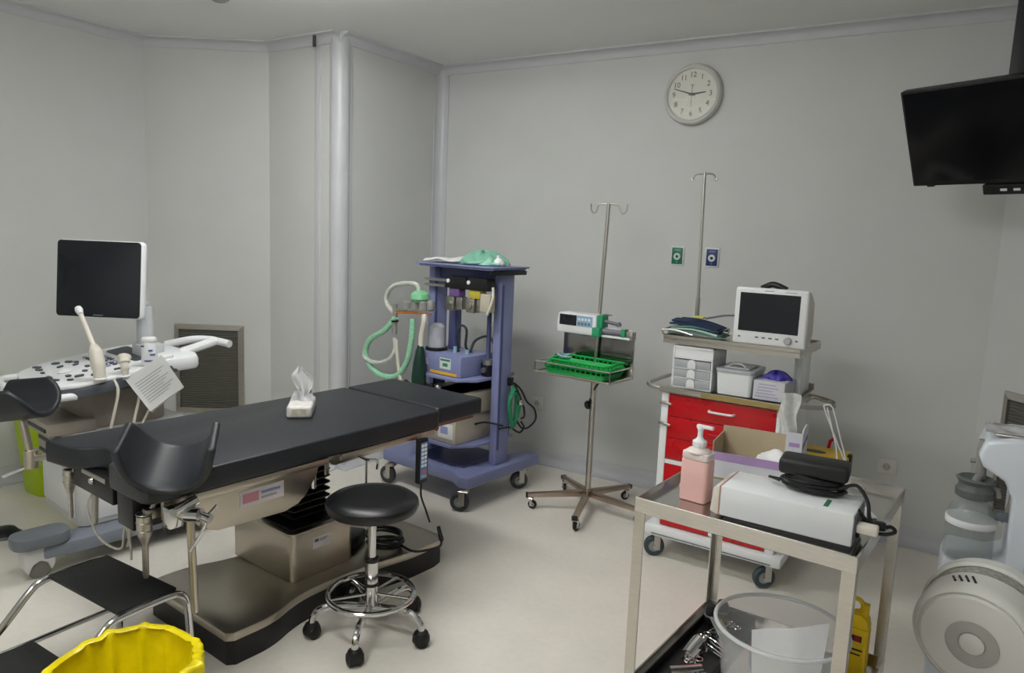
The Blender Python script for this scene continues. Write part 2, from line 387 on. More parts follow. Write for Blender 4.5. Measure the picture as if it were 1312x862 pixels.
# hinge knob between the plates
q = MB(); q.lathe([(.001, 0), (.016, 0), (.018, .006), (.018, .02), (.012, .026), (.001, .026)], 14); q.xf(Matrix.Translation((.285, -.012, .715)) @ Matrix.Rotation(R(90), 4, 'Y')); q.box(.288, -.024, .64, .298, -.006, .71, .003); q.build('hinge_clamp', STEELD, t)
q = MB(); q.cyl((.2, -.005, .69), (.2, -.005, .56), .009, n=10); q.build('strut_rod', CHROME, t)
q = MB(); q.tube(spline([(.28, .12, .7), (.3, .18, .66), (.3, .24, .64), (.29, .25, .6)], 5), .006); q.cyl((.29, .19, .66), (.29, .19, .55), .005); q.build('brake_lever', CHROME, t)
# mattress
main = [(.335, -.70), (.325, -.725), (.30, -.735), (.095, -.735), (.07, -.725), (.045, -.695), (.01, -.665), (-.03, -.655), (-.11, -.66), (-.135, -.675), (-.165, -.715), (-.19, -.74), (-.33, -.765), (-.348, -.755), (-.352, -.73)] + [(-.340, .58), (-.33, .592), (.317, .592), (.328, .58)]
q = MB(); q.prism(main, .7225, .80); q.build('mattress', BLACKV, t, bev=.012, seg=3)
q = MB(); q.prism(rrect(-.342, .61, .292, .935, .02), .7225, .80); q.build('head_cushion', BLACKV, t, bev=.012, seg=3)
# foot brackets
q = MB(); q.box(-.27, -.70, .635, .03, -.61, .7205, .006); fb = q.build('foot_bracket', BLACKP, t)
q = MB(); q.lathe([(.001, 0), (.013, 0), (.014, .004), (.010, .01), (.001, .011)], 14); q.xf(Matrix.Translation((-.12, -.70, .69)) @ Matrix.Rotation(R(90), 4, 'X')); q.build('bracket_screw', CHROME, fb)
q = MB(); q.box(-.2, -.703, .70, -.02, -.695, .716, .002); q.build('bracket_strip', STEELD, fb)
q = MB(); q.box(.06, -.70, .585, .17, -.6, .7205, .005); q.build('foot_bracket', BLACKP, t)
q = MB(); q.box(.22, -.63, .58, .262, -.57, .7, .004); q.build('foot_bracket', BLACKP, t)
# socket posts and rods hanging under the foot end
def socket(x, y, z0, z1, zb, r=.024):
    q = MB(); q.lathe([(r-.006, z1-.03), (r-.005, z1), (r, z1), (r, z0+.02), (r*.7, z0), (r*.42, z0-.02), (r*.42, zb+.012), (r*.3, zb), (.001, zb)], 18, (x, y, 0))
    q.cyl((x, y, z0+.03), (x, y, z1-.025), r-.004)
    for k in range(3): q.torus((x, y, z0+.03+k*.028), r, .002, 18, 5)
    return q.build('socket_post', STEELD, t)
socket(.205, -.68, .565, .645, .43)
q = MB(); q.cyl((.205, -.655, .66), (.205, -.63, .7), .01); q.box(.19, -.68, .63, .22, -.62, .665, .003); q.build('socket_bracket', STEELD, t)
socket(-.31, -.70, .61, .685, .5, .021)
q = MB(); q.box(-.325, -.70, .68, -.275, -.64, .722, .003); q.build('socket_bracket', CHROME, t)
q = MB(); q.cyl((-.215, -.65, .66), (-.2, -.665, .5), .011, n=12); q.build('hanging_rod', STEELD, t)
q = MB(); q.cyl((-.1, -.62, .66), (-.1, -.62, .56), .008, n=10); q.build('hanging_rod', OFFW, t)
for k, pts in enumerate([[(-.08, -.62, .65), (-.06, -.64, .6), (-.02, -.64, .56), (-.03, -.62, .45), (-.07, -.6, .38)], [(-.03, -.62, .66), (-.01, -.63, .6), (-.05, -.63, .5), (-.1, -.62, .42), (-.2, -.62, .4), (-.25, -.64, .44), (-.27, -.66, .55), (-.2, -.64, .65)], [(.02, -.62, .64), (.0, -.63, .6), (-.01, -.63, .5), (-.1, -.6, .42)]]):
    q = MB(); q.tube(spline(pts, 6), .0045, 6); q.build('drain_tube', OFFW, t)
# leg supports: padded troughs on rods with clamps
def trough(cx, cy, cz, yawd, pitchd, rolld, nm='leg_support', rad=.105, ln=.2, wing=.055):
    ml = Matrix.Translation((cx, cy, cz)) @ Matrix.Rotation(R(yawd), 4, 'Z') @ Matrix.Rotation(R(pitchd), 4, 'X') @ Matrix.Rotation(R(rolld), 4, 'Y')
    def fn(u, v):
        k = rad*(1.0+.08*(1-v)); tot = PI*.86/2*k; ex = wing; L_ = (2*u-1)*(tot+ex); sg = 1 if L_ > 0 else -1; al = abs(L_)
        lo = -ln/2*(1-.30*abs(2*u-1)**4); hi = ln/2*(1-.45*abs(2*u-1)**4)
        if al <= tot: a = al/k; x = k*math.sin(a); z = rad-k*math.cos(a)
        else:
            a = tot/k; x = k*math.sin(a)+(al-tot)*math.cos(a); z = rad-k*math.cos(a)+(al-tot)*math.sin(a)
        return (sg*x, lo+(hi-lo)*v, z)
    q = MB(); q.grid(fn, 26, 10, .024); q.xf(ml, 0)
    return q.build(nm, BLACKV, t, bev=.009, seg=3), ml
s1, m1 = trough(.37, -.66, .845, 48, 26, 0)
q = MB(); q.box(-.04, -.06, -.045, .04, .06, -.028, .004); q.xf(m1, 0); q.build('pad_plate', STEELD, s1)
q = MB(); q.cyl((.352, -.545, .33), (.352, -.555, .70), .0125, n=14); q.xf(Matrix.Translation((0, -.05, 0)), 0).build('support_rod', TSTEEL, s1)
q = MB(); q.cyl((.30, -.58, .665), (.40, -.545, .675), .026, .022, 16); q.box(.30, -.62, .63, .345, -.57, .70, .006); q.cyl((.345, -.60, .69), (.352, -.53, .71), .018, n=14); q.xf(Matrix.Translation((0, -.05, 0)), 0).build('rail_clamp', CHROME, s1)
q = MB(); q.cyl((.39, -.545, .675), (.43, -.53, .665), .012, .015, 12); q.cyl((.415, -.535, .67), (.418, -.50, .70), .006, .005, 8); q.tube(spline([(.42, -.535, .665), (.41, -.55, .62), (.385, -.575, .56)], 5), .006, 8); q.xf(Matrix.Translation((0, -.05, 0)), 0).build('clamp_lever', CHROME, s1)
s2, m2 = trough(-.685, -.74, .835, -50, 6, 0, rad=.12, ln=.26, wing=.02)
q = MB(); q.cyl((-.64, -.73, .81), (-.60, -.72, .66), .014, n=12); q.cyl((-.60, -.72, .7), (-.60, -.72, .63), .026, n=14); q.build('support_rod', TSTEEL, s2)
q = MB(); q.tube(spline([(-.60, -.72, .66), (-.5, -.69, .69), (-.36, -.64, .70)], 5), .012, 10); q.build('support_arm', STEELD, s2)
q = MB(); q.cyl((-.60, -.72, .64), (-.66, -.80, .60), .006, .008, 8); q.build('clamp_lever', CHROME, s2)

# ------------------------------------------------------------------ tissue pack on the table
a = R(-5.5); tw = lambda x, y: (TX[0]+x*math.cos(a)-y*math.sin(a), TX[1]+x*math.sin(a)+y*math.cos(a))
tx, ty = tw(-.06, .13)
t = thing('tissue_pack', 'white soft tissue pack with a tissue standing up on the black mattress', 'tissue pack', (tx, ty, .8), 42)
q = MB(); q.grid(lambda u, v: ((u-.5)*.105*(1-.06*math.cos(4*PI*v)), (v-.5)*.21, .0), 6, 10)
q = MB(); q.box(-.052, -.105, 0, .052, .105, .052, .012, 3); pk = q.build('pack', M('tissue_wrap', (212, 208, 204), .3, 0, .14, 40, bump=.4), t)
q = MB(); q.box(-.03, -.1062, .012, .03, -.1055, .04); q.build('printed_panel', M('wrap_print', (196, 184, 172), .4, 0, .2, 60), pk, smooth=0)
q = MB(); q.grid(lambda u, v: ((u-.5)*.1*(1-.4*v)+.006*math.sin(9*u), .02+.05*(v-.5)*(1-v)+.014*math.sin(7*u+2*v), .05+.05*v), 10, 6, .0015); q.build('wrap_flap', M('clear_wrap', (180, 180, 182), .25, 0, .2, 40), t)
def tis(u, v):
    wv = .02+.07*math.sin(PI*min(1, v*1.0)**1.5)*(1 if v < .75 else 1-(v-.75)/.25*.9)
    return ((u-.5)*wv+.008*math.sin(5*v), .015+.012*math.sin(8*u+3*v), .05+.15*v)
q = MB(); q.grid(tis, 10, 14, .0012); q.build('tissue', PAPER, t)

# ------------------------------------------------------------------ hand control hanging on the rail, its cable on the base
hx, hy = tw(.345, .46)
t = thing('hand_control', 'black table hand control with blue and white keys hanging from the rail', 'remote control', (hx, hy, .50), -5.5+90)
q = MB(); q.box(-.028, -.012, 0, .028, .014, .2, .005); hb = q.build('handset_body', BLACKP, t)
q = MB(); q.box(-.02, -.0135, .02, .02, -.012, .185); q.build('key_panel', M('panel_blue', (92, 140, 190), .4), t, smooth=0)
pk = None
for i in range(6):
    for j in range(2):
        q = MB(); q.box(-.017+j*.018, -.016, .075+i*.018, -.003+j*.018, -.0135, .088+i*.018, .002, 1); q.build('key', WENAM, t)
for i in range(2):
    q = MB(); q.box(-.017, -.016, .026+i*.02, .017, -.0135, .04+i*.02, .002, 1); q.build('key', M('key_%d' % i, ((170, 172, 178), (196, 110, 128))[i], .4), t)
q = MB(); q.box(-.01, .014, .17, .01, .022, .215, .002); q.build('hanger_hook', STEELD, t)
q = MB(); q.tube(spline([(0, 0, .0), (.0, 0, -.06), (.03, 0, -.13), (.06, 0, -.2)], 5), .0045, 8); q.build('cable', BLACKP, t)
cx, cy = tw(.13, .46)
t = thing('cable_coil', 'coiled black cable with plug lying on the steel table base', 'cable', (cx, cy, .135), 20)
for k in range(7):
    rr = .075+.012*random.random()
    q = MB(); rot = Matrix.Rotation(R(random.uniform(-9, 9)), 3, 'X') @ Matrix.Rotation(R(random.uniform(-9, 9)), 3, 'Y')
    q.torus((random.uniform(-.012, .012), random.uniform(-.012, .012), .018+.009*k), rr, .005, 26, 6, rot); q.build('cable_loop', BLACKP, t)
q = MB(); q.tube(spline([(.07, 0, .02), (.14, -.03, .012), (.2, .0, .012), (.24, .06, .01), (.23, .12, .012)], 6), .006, 8); q.cyl((.23, .12, .014), (.2, .16, .06), .012, .009); q.build('cable_lead', BLACKP, t)
q = MB(); q.box(-.2, -.09, 0, -.12, .05, .06, .012); q.build('plug_box', BLACKP, t)

# ------------------------------------------------------------------ swivel stool
t = thing('swivel_stool', 'round black padded stool on a chrome five-star base with foot ring', 'stool', (-1.865, 2.04, 0), 0)
SZ = .037
q = MB(); q.lathe([(r_, z_+SZ) for r_, z_ in [(.001, .468), (.15, .468), (.172, .478), (.181, .497), (.178, .515), (.16, .528), (.12, .533), (.001, .535)]], 40); q.build('seat', M('stool_vinyl', (24, 25, 28), .33, 0, .1, 50), t)
q = MB(); q.cyl((0, 0, .455+SZ), (0, 0, .47+SZ), .09, n=24); q.build('seat_plate', BLACKP, t)
q = MB(); q.cyl((0, 0, .26), (0, 0, .456+SZ), .0165, n=18); q.build('gas_lift', CHROME, t)
q = MB(); q.cyl((0, 0, .12), (0, 0, .30), .0255, n=18); q.build('column', CHROME, t)
q = MB(); q.cyl((0, 0, .30), (0, 0, .315), .028, n=18); q.cyl((0, 0, .2), (0, 0, .212), .028, n=18); q.build('column_collar', BLACKP, t)
q = MB(); q.torus((0, 0, .165), .168, .0105, 48, 10)
for k in range(5):
    a = R(k*72+20); q.cyl((.02*math.cos(a), .02*math.sin(a), .165), (.168*math.cos(a), .168*math.sin(a), .165), .006, n=8)
q.build('foot_ring', CHROME, t)
for k in range(5):
    a = R(-62+72*k); c, s_ = math.cos(a), math.sin(a)
    pts = spline([(.0, 0, .115), (.06, 0, .118), (.13, 0, .125), (.19, 0, .118), (.222, 0, .09), (.228, 0, .06)], 5)
    q = MB(); q.tube([(p.x*c, p.x*s_, p.z) for p in pts], .0135, 10); q.build('leg', CHROME, t)
    w_ = MB(); cxy = (.228*c, .228*s_)
    for sd in (-1, 1):
        w_.lathe([(.001, -.012), (.024, -.012), (.028, -.006), (.028, .006), (.024, .012), (.001, .012)], 18); w_.xf(Matrix.Translation((cxy[0], cxy[1], .028)) @ Matrix.Rotation(R(-62+72*k+35), 4, 'Z') @ Matrix.Translation((0, sd*.016, 0)) @ Matrix.Rotation(R(90), 4, 'X'))
    w_.lathe([(.034, .022), (.034, .04), (.026, .058), (.012, .066), (.001, .066)], 18, (cxy[0], cxy[1], 0))
    w_.build('caster', M('caster_black', (20, 20, 21), .45), t)

# ------------------------------------------------------------------ two-step stool
t = thing('step_stool', 'two-step footstool with black treads and chrome tube legs by the yellow bag', 'step stool', (-2.29, 1.15, 0), 0)
BT = M('black_tread', (27, 28, 28), .55, 0, .15, 80, bump=.15)
q = MB(); q.box(-.205, 0, .395, .205, .2, .408, .005); q.build('tread', BT, t)
q = MB(); q.box(-.205, -.26, .188, .205, -.055, .203, .006); q.build('tread', BT, t)
for b_x in ((-.19, .17, .383, .19, .182, .395), (-.19, .02, .383, .19, .032, .395), (-.19, -.085, .176, .19, -.073, .188), (-.19, -.24, .176, .19, -.228, .188)):
    q = MB(); q.box(*b_x); q.build('tread_bar', BLACKP, t)
for sx in (-1, 1):
    x = sx*.215
    pts = spline([(x, -.285, .013), (x, -.283, .12), (x, -.262, .19), (x, -.16, .26), (x, -.06, .36), (x, -.02, .388), (x, .04, .393), (x, .16, .393), (x, .215, .375), (x, .232, .31), (x, .238, .15), (x, .24, .013)], 6)
    q = MB(); q.tube(pts, .0125, 12); lg = q.build('side_tube', CHROME, t)
    q = MB(); q.cyl((x, -.285, 0), (x, -.285, .03), .017); q.cyl((x, .24, 0), (x, .24, .03), .017); q.build('rubber_foot', BLACKP, lg)
    q = MB(); q.cyl((x, .232, .19), (x, -.262, .19), .009); q.build('side_bar', CHROME, t)

# ------------------------------------------------------------------ yellow bagged bin at the near edge
YX = (-1.76, .985, 0)
t = thing('waste_bin', 'open bin lined with a shiny yellow bag at the bottom edge', 'waste bin', YX)
q = MB(); q.lathe([(.001, .0), (.15, 0), (.155, .01), (.188, .43), (.183, .43), (.15, .014), (.001, .012)], 36); q.build('bin_body', M('bin_grey', (120, 122, 122), .5), t)
BAG = M('yellow_bag', (228, 208, 10), .25, 0, .12, 16, bump=.5)
rb = random.Random(11); folds = [(rb.uniform(0, 2*PI), rb.uniform(.05, .16), rb.uniform(.006, .016), rb.uniform(-.25, .25)) for _ in range(26)]
def bag(u, v):
    a = 2*PI*u
    def cr(t, amp):
        d = 0
        for (c, w_, h_, sl) in folds:
            e = (a-c-sl*t+PI) % (2*PI)-PI; d += h_*math.exp(-(e/w_)**2*3)
        return amp*(d-.02)
    if v < .4:
        k = v/.4; r = .200+cr(-1.2*(1-k), .55)+.008*(1-k)*math.sin(5*a+1); z = .22+.222*k+.006*math.sin(9*a)*(1-k)
    elif v < .5:
        k = (v-.4)/.1; th = PI*k; r = .186+.014*math.cos(th)+cr(0, .5); z = .442+.010*math.sin(th)+.006*math.sin(3*a+1)+cr(.5, .25)
    else:
        k = (v-.5)/.5; r = .168-.016*min(1, 3*k)-.024*k-cr(1.6*k, .5+.5*k)+.003*math.sin(4*a+2); z = .44-.36*k
    return (r*math.cos(a), r*math.sin(a), z)
q = MB(); q.grid(bag, 160, 60); q.build('bag_liner', BAG, t, smooth=70)
q = MB(); q.lathe([(.001, .08), (.14, .085), (.14, .09), (.001, .1)], 24); q.build('bag_bottom', BAG, t)

# ------------------------------------------------------------------ lime bin by the left wall
t = thing('lime_bin', 'lime green plastic bin with a lime bag, by the left wall behind the machine', 'bin', (-4.44, 2.1, 0), 0)
LIME = M('lime_plastic', (168, 196, 8), .4, 0, .05, 8)
q = MB(); 
a = rrect(-.115, -.115, .115, .115, .05); b = rrect(-.15, -.15, .15, .15, .06); n = len(a)
q.add([(x, y, 0) for x, y in a]+[(x, y, .5) for x, y in b]+[(x*.95, y*.95, .5) for x, y in b]+[(x*.95, y*.95, .03) for x, y in a], [tuple(range(n-1, -1, -1))]+[(k*n+j, k*n+(j+1) % n, (k+1)*n+(j+1) % n, (k+1)*n+j) for k in range(3) for j in range(n)]+[tuple(range(3*n, 4*n))])
q.build('bin_body', LIME, t)
q = MB(); q.prism(rrect(-.157, -.157, .157, .157, .06), .49, .51); q.build('bin_rim', LIME, t, bev=.004)
LB = M('lime_bag', (186, 214, 20), .35, 0, .12, 20, bump=.3)
def lb(u, v):
    a = 2*PI*u; r = .15+.018*math.sin(5*a)+.01*math.sin(11*a+4*v); z = .50+.13*math.sin(PI*v*.9)*(1+.2*math.sin(3*a)); r *= (1.12-.9*v)
    return (r*math.cos(a), r*math.sin(a), z)
q = MB(); q.grid(lb, 48, 12); q.build('bag_knot', LB, t, smooth=60)

# ------------------------------------------------------------------ ultrasound machine
UX = (-3.6, 1.9, 0)
t = thing('ultrasound_machine', 'white ultrasound machine with flat monitor on a wheeled column', 'ultrasound machine', UX, -8)
USB = M('us_body', (206, 206, 204), .4, 0, .03, 8)
q = MB(); q.prism([(-.2, -.06), (.18, -.08), (.23, -.34), (.33, -.34), (.35, -.2), (.35, .42), (.28, .47), (-.22, .47), (-.26, .42), (-.24, -.02)], .085, .15); q.build('base_frame', M('base_bluegrey', (122, 128, 138), .45), t, bev=.015)
for (x, y) in ((.28, -.35), (-.16, .0), (.28, .42), (-.2, .42)):
    q = MB(); q.prism(rrect(x-.075, y-.10, x+.075, y+.13, .06), .15, .205); cp = q.build('caster_cover', GREYP, t, bev=.012)
    q = MB(); q.prism([(y-.055, .15), (y-.065, .06)]+[(y-.045, .03), (y-.03, .07), (y, .085), (y+.03, .07), (y+.045, .03), (y+.06, .06), (y+.06, .15)], x-.045, x+.045, 'yz'); q.build('caster_hood', USB, t, bev=.008)
    q = MB(); q.lathe([(.001, -.03), (.042, -.03), (.048, -.022), (.048, .022), (.042, .03), (.001, .03)], 22); q.xf(Matrix.Translation((x, y, .048)) @ Matrix.Rotation(R(90), 4, 'Y')); q.build('caster_wheel', M('wheel_grey', (120, 118, 112), .5), t)
q = MB(); q.prism(rrect(-.24, -.16, .24, .38, .05), .15, .60); q.build('body', USB, t, bev=.015)
q = MB(); q.box(.2405, -.1, .18, .245, .3, .42, .002); q.box(-.2, -.165, .2, .2, -.16, .5, .002); q.build('body_panel', WHITEP, t)
q = MB(); q.box(-.16, -.19, .44, .16, -.16, .56, .006); q.box(-.16, -.26, .60, .2, -.05, .66, .01); q.build('disc_drive', M('taupe_plastic', (158, 150, 140), .5), t)
q = MB(); q.box(-.14, -.195, .46, .14, -.19, .475); q.box(-.14, -.195, .52, .14, -.19, .535); q.box(-.14, -.265, .62, .18, -.26, .635); q.build('drive_slot', BLACKP, t)
for y in (-.12, -.02, .08):
    q = MB(); q.box(.2405, y, .50, .275, y+.06, .60, .006); q.build('probe_port', M('taupe_plastic'), t)
    q = MB(); q.box(.275, y+.008, .51, .30, y+.052, .585, .008); q.build('probe_plug', M('putty_plastic', (184, 176, 164), .5), t)
q = MB(); q.prism(rrect(-.17, -.1, .17, .3, .06), .60, .78); q.build('neck', M('taupe_plastic'), t, bev=.01)
# console: tilted deck
tilt = Matrix.Translation((0, -.25, .80)) @ Matrix.Rotation(R(9), 4, 'X')
cpoly = [(-.20, -.0), (.0, -.03), (.2, -.015), (.3, .06), (.335, .14), (.335, .40), (.30, .56), (.12, .60), (-.15, .60), (-.27, .50), (-.285, .3), (-.28, .12)]
cp2 = [(p.x, p.y) for p in spline([(x, y, 0) for x, y in cpoly], 4, True)]
q = MB(); q.prism(cp2, -.025, .022); q.xf(tilt, 0); q.build('console_shell', M('console_grey', (84, 88, 96), .45), t, bev=.008)
q = MB(); q.prism([(x*.985, .3+(y-.3)*.985) for x, y in cp2], .022, .04); q.xf(tilt, 0); con = q.build('console_top', WHITEP, t, bev=.008)
rk = random.Random(3)
KEY = M('key_dark', (66, 70, 78), .4); KEYL = M('key_lilac', (150, 156, 176), .4)
def key(x, y, w_, h_, r_, mat):
    q = MB(); q.prism(rrect(-w_/2, -h_/2, w_/2, h_/2, min(w_, h_)*.4, 3), .04, .046); q.xf(tilt @ Matrix.Translation((x, y, 0)) @ Matrix.Rotation(R(r_), 4, 'Z'), 0); q.build('key', mat, con)
for row in range(3):
    for i in range(9): key(-.17+i*.036, .30+row*.03, .026, .02, 0, KEYL if rk.random() < .35 else KEY)
for (x, y, w_, h_, r_) in ((-.2, .09, .05, .02, 20), (-.14, .08, .045, .018, 15), (-.19, .17, .04, .025, 30), (-.16, .22, .04, .02, 25), (-.12, .24, .03, .02, 10), (-.06, .07, .03, .015, 0), (-.1, .16, .02, .03, 20), (-.07, .22, .02, .03, 30), (.12, .12, .035, .022, 0), (.17, .15, .03, .04, -20), (.1, .2, .03, .018, 10), (.16, .23, .025, .025, 0), (.21, .2, .04, .02, -40), (.06, .06, .05, .014, 0), (.02, .24, .03, .02, 0), (.14, .06, .04, .016, 20), (.2, .1, .03, .016, 30), (.22, .3, .02, .03, -20)):
    key(x, y, w_, h_, r_, KEY)
q = MB(); q.lathe([(.030, .04), (.034, .046), (.026, .048), (.001, .06)], 20); q.xf(tilt @ Matrix.Translation((.02, .14, 0)), 0); q.build('trackball', WHITEP, con)
q = MB(); q.prism(rrect(-.2, .41, .16, .52, .02), .0405, .044); q.xf(tilt, 0); q.build('storage_slot', M('slot_dark', (58, 62, 70), .5), con)
q = MB(); q.prism(rrect(.2, .42, .31, .54, .02), .04, .065); q.xf(tilt, 0); q.build('wrist_ledge', WHITEP, con, bev=.004)
# handle tube at front and rear handle
q = MB(); q.tube(spline([(-.25, -.14, .80), (-.3, -.22, .80), (-.27, -.30, .80), (-.12, -.335, .80), (.05, -.34, .80), (.2, -.32, .80), (.29, -.25, .80), (.30, -.17, .80)], 6), .017, 12); q.build('front_handle', WHITEP, t)
q = MB(); q.prism([(.18, .22), (.33, .22), (.30, .40), (.2, .44), (-.2, .44), (-.24, .3)], .86, .93); q.build('rear_deck', WHITEP, t, bev=.02)
q = MB(); q.tube(spline([(-.1, .42, .93), (.02, .5, .965), (.1, .56, .97), (.24, .60, .96)], 6), .02, 12); q.tube(spline([(.12, .40, .92), (.16, .48, .95), (.15, .57, .968)], 5), .024, 10); q.build('rear_handle', WHITEP, t)
q = MB(); q.prism(rrect(-.02, .2, .12, .32, .03), .90, .97); q.cyl((.045, .25, .95), (.04, .25, 1.16), .042, .036, 18); q.cyl((.04, .25, 1.15), (-.01, .17, 1.25), .036, .034, 16); q.build('monitor_arm', M('arm_grey', (186, 188, 192), .45), t, bev=.006)
mon = Matrix.Translation((-.03, .07, 1.297)) @ Matrix.Rotation(R(38), 4, 'Z') @ Matrix.Rotation(R(-6), 4, 'X')
q = MB(); q.box(-.218, 0, -.192, .218, .045, .192, .02, 3); q.xf(mon, 0); mo = q.build('monitor', WHITEP, t)
q = MB(); q.prism(rrect(-.212, -.187, .206, .187, .018), -.004, .002, 'xz'); q.xf(mon, 0); q.build('screen', SCREEN, mo, bev=.001)
q = MB(); q.box(-.025, -.0045, -.180, .025, -.0038, -.175); q.xf(mon, 0); q.build('screen_mark', GREYP, mo, smooth=0)
q = MB(); q.prism(rrect(-.1, -.12, .1, .12, .03), .045, .08, 'xz'); q.xf(mon, 0); q.build('monitor_back', M('arm_grey'), mo, bev=.008)
for y in (-.02, .08):
    q = MB(); q.tube(spline([(.33, y, .86), (.345, y+.01, .8), (.32, y-.02, .62), (.30, y-.05, .45), (.29, y-.02, .4), (.28, y+.03, .5)], 6), .007, 8); q.build('probe_cable', OFFW, t)
q = MB(); q.tube(spline([(.335, .16, .9), (.35, .17, .84), (.34, .15, .74), (.3, .1, .6)], 6), .006, 8); q.build('probe_cable', OFFW, t)
for y in (-.08, .02, .14):
    q = MB(); q.torus((.335, y, .875), .024, .006, 20, 6); q.build('probe_holder', WHITEP, t)
ua = R(-8); uw = lambda x, y: (UX[0]+x*math.cos(ua)-y*math.sin(ua), UX[1]+x*math.sin(ua)+y*math.cos(ua))
pd = thing('wheel_standin', 'small black dome standing for a wheel on the floor at the left edge', 'wheel', (-3.95, 1.63, 0))  # separate dome standing for the machine's black front wheel
q = MB(); q.lathe([(.001, 0), (.065, 0), (.068, .012), (.05, .035), (.02, .045), (.001, .046)], 24); q.build('wheel_dome', BLACKP, pd)
q = MB(); q.lathe([(.07, 0), (.076, .002), (.076, .008), (.069, .012)], 24, closed=True); q.build('wheel_ring', GREYP, pd)
# probes and gel bottle
px, py = uw(.33, -.08)
t = thing('ultrasound_probe', 'long beige wand probe leaning up from the console edge', 'probe', (px, py, .86), -8)
q = MB(); q.tube(spline([(0, 0, 0), (-.005, .0, .05), (-.03, 0, .12), (-.06, 0, .16)], 5), [.026]*6+[.03]*5+[.03, .026, .022, .018, .014], 14); q.build('probe_grip', OFFW, t)
q = MB(); q.tube([(-.06, 0, .16), (-.17, -.01, .30)], [.012, .010], 12); q.build('probe_shaft', OFFW, t)
q = MB(); q.lathe([(.001, -.03), (.012, -.025), (.017, 0), (.014, .015), (.001, .024)], 14); q.xf(Matrix.Translation((-.18, -.011, .31)) @ Matrix.Rotation(R(-50), 4, 'Y')); q.build('probe_tip', WHITEP, t)
px, py = uw(.333, .03)
t = thing('ultrasound_probe', 'short rounded beige probe in the middle holder of the console edge', 'probe', (px, py, .875), -8)
q = MB(); q.tube(spline([(0, 0, -.02), (0, 0, .03), (-.01, .0, .06), (-.03, .01, .09)], 5), [.014]*5+[.018]*5+[.026]*3+[.03, .03, .022], 14); q.build('probe_body', OFFW, t)
px, py = uw(.29, .16)
t = thing('gel_bottle', 'white bottle with blue print standing on the ultrasound console', 'bottle', (px, py, .905), -8)
q = MB(); q.lathe([(.001, 0), (.034, 0), (.036, .004), (.034, .1), (.03, .112)], 24); bd = q.build('bottle_body', WHITEP, t)
q = MB(); q.lathe([(.032, .112), (.034, .118), (.034, .128), (.03, .134), (.001, .134)], 24); q.build('bottle_cap', WHITEP, t)
for k, (z, a0, a1) in enumerate(((.09, -110, -60), (.02, -60, 20), (.05, -20, 20), (.07, -30, 0))):
    q = MB(); q.grid(lambda u, v: (.0362*math.cos(R(a0+(a1-a0)*u)), .0362*math.sin(R(a0+(a1-a0)*u)), z+.008*v), 8, 1, -.0004); q.build('bottle_print', M('print_blue', (62, 84, 140), .5), bd)
# papers hanging from the console edge
px, py = uw(.352, .03)
for k, (lab, dx, dz, rz) in enumerate((('top printed sheet hanging askew from the ultrasound console edge', 0, 0, 0), ('second printed sheet behind the top one under the console edge', -.012, -.012, 5))):
    t = thing('printed_sheet', lab, 'paper', (px+dx, py+.02*k, .845+dz), 82-8+rz, 'papers hanging on the machine')
    rm = Matrix.Rotation(R(-36), 4, 'Y')
    q = MB(); q.grid(lambda u, v: (.19*u, .0+.02*math.sin(2*u)*v, -.2*v+.02), 8, 8, .001)
    q.xf(Matrix.Rotation(R(-32), 4, 'Y') if True else rm, 0); sh = q.build('sheet', PAPER, t)
    if k == 0:
        for i in range(9):
            q = MB(); z = -.03-i*.014; q.add([(.02, -.0018, z), (.17-.02*(i % 3), -.0018, z), (.17-.02*(i % 3), -.0018, z+.003), (.02, -.0018, z+.003)], [(0, 1, 2, 3)])
            q.v = [Vector((p.x, p.y+.02*math.sin(2*p.x/.19)*(-(p.z-.02)/.2), p.z)) for p in q.v]
            q.xf(Matrix.Rotation(R(-32), 4, 'Y'), 0); q.build('text_line', M('print_grey', (150, 150, 152), .7), sh, smooth=0)

# ------------------------------------------------------------------ anaesthesia trolley (lavender)
BX = (-2.6, 3.55, 0)
t = thing('anaesthesia_trolley', 'lavender blue anaesthesia trolley with shelves on four grey casters', 'medical trolley', BX, -7)
q = MB(); q.prism([(-.42, -.19), (.20, -.19), (.29, -.24), (.345, -.22), (.345, .46), (.24, .46), (.2, .3), (-.24, .3), (-.28, .42), (-.38, .42), (-.42, .3)], .135, .205); q.build('base', BLUE, t, bev=.012)
q = MB(); q.box(-.2, -.1, .206, .2, .26, .212); q.build('base_mat', BLUED, t)
for (x, y, a) in ((.315, -.215, 118), (.315, .335, 142), (-.335, -.19, 100), (-.335, .33, 10)): caster(t, x, y, .135, .056, .034, a)
for sx in (-1, 1):
    q = MB(); q.prism([(.07, .205), (.07, 1.38), (.15, 1.38), (.19, 1.36), (.19, .205)], sx*.275-.028, sx*.275+.028, 'yz'); q.build('upright', BLUE, t, bev=.008)
    q = MB(); q.box(sx*.275-.0295, .075, .3, sx*.275+.0295, .095, 1.3); q.build('upright_groove', BLUED, t)
q = MB(); q.box(-.27, -.05, 1.385, .33, .26, 1.405, .005); q.box(-.285, -.065, 1.398, .345, .275, 1.408, .003); q.build('top_shelf', BLUE, t)
q = MB(); q.box(.29, -.03, 1.36, .345, .25, 1.384, .003); q.build('shelf_end', BLACKP, t)
q = MB(); q.box(-.245, .11, 1.31, .245, .15, 1.385, .004); q.build('cross_beam', BLUED, t)
q = MB(); q.prism([(-.245, .02), (-.2, -.15), (.16, -.15), (.246, -.05), (.246, .3), (-.245, .3)], .725, .745); q.build('shelf', BLUE, t, bev=.005)
q = MB(); q.prism([(-.245, .02), (-.2, -.18), (.16, -.18), (.246, -.06), (.246, .3), (-.245, .3)], .33, .35); q.build('shelf', BLUE, t, bev=.005)
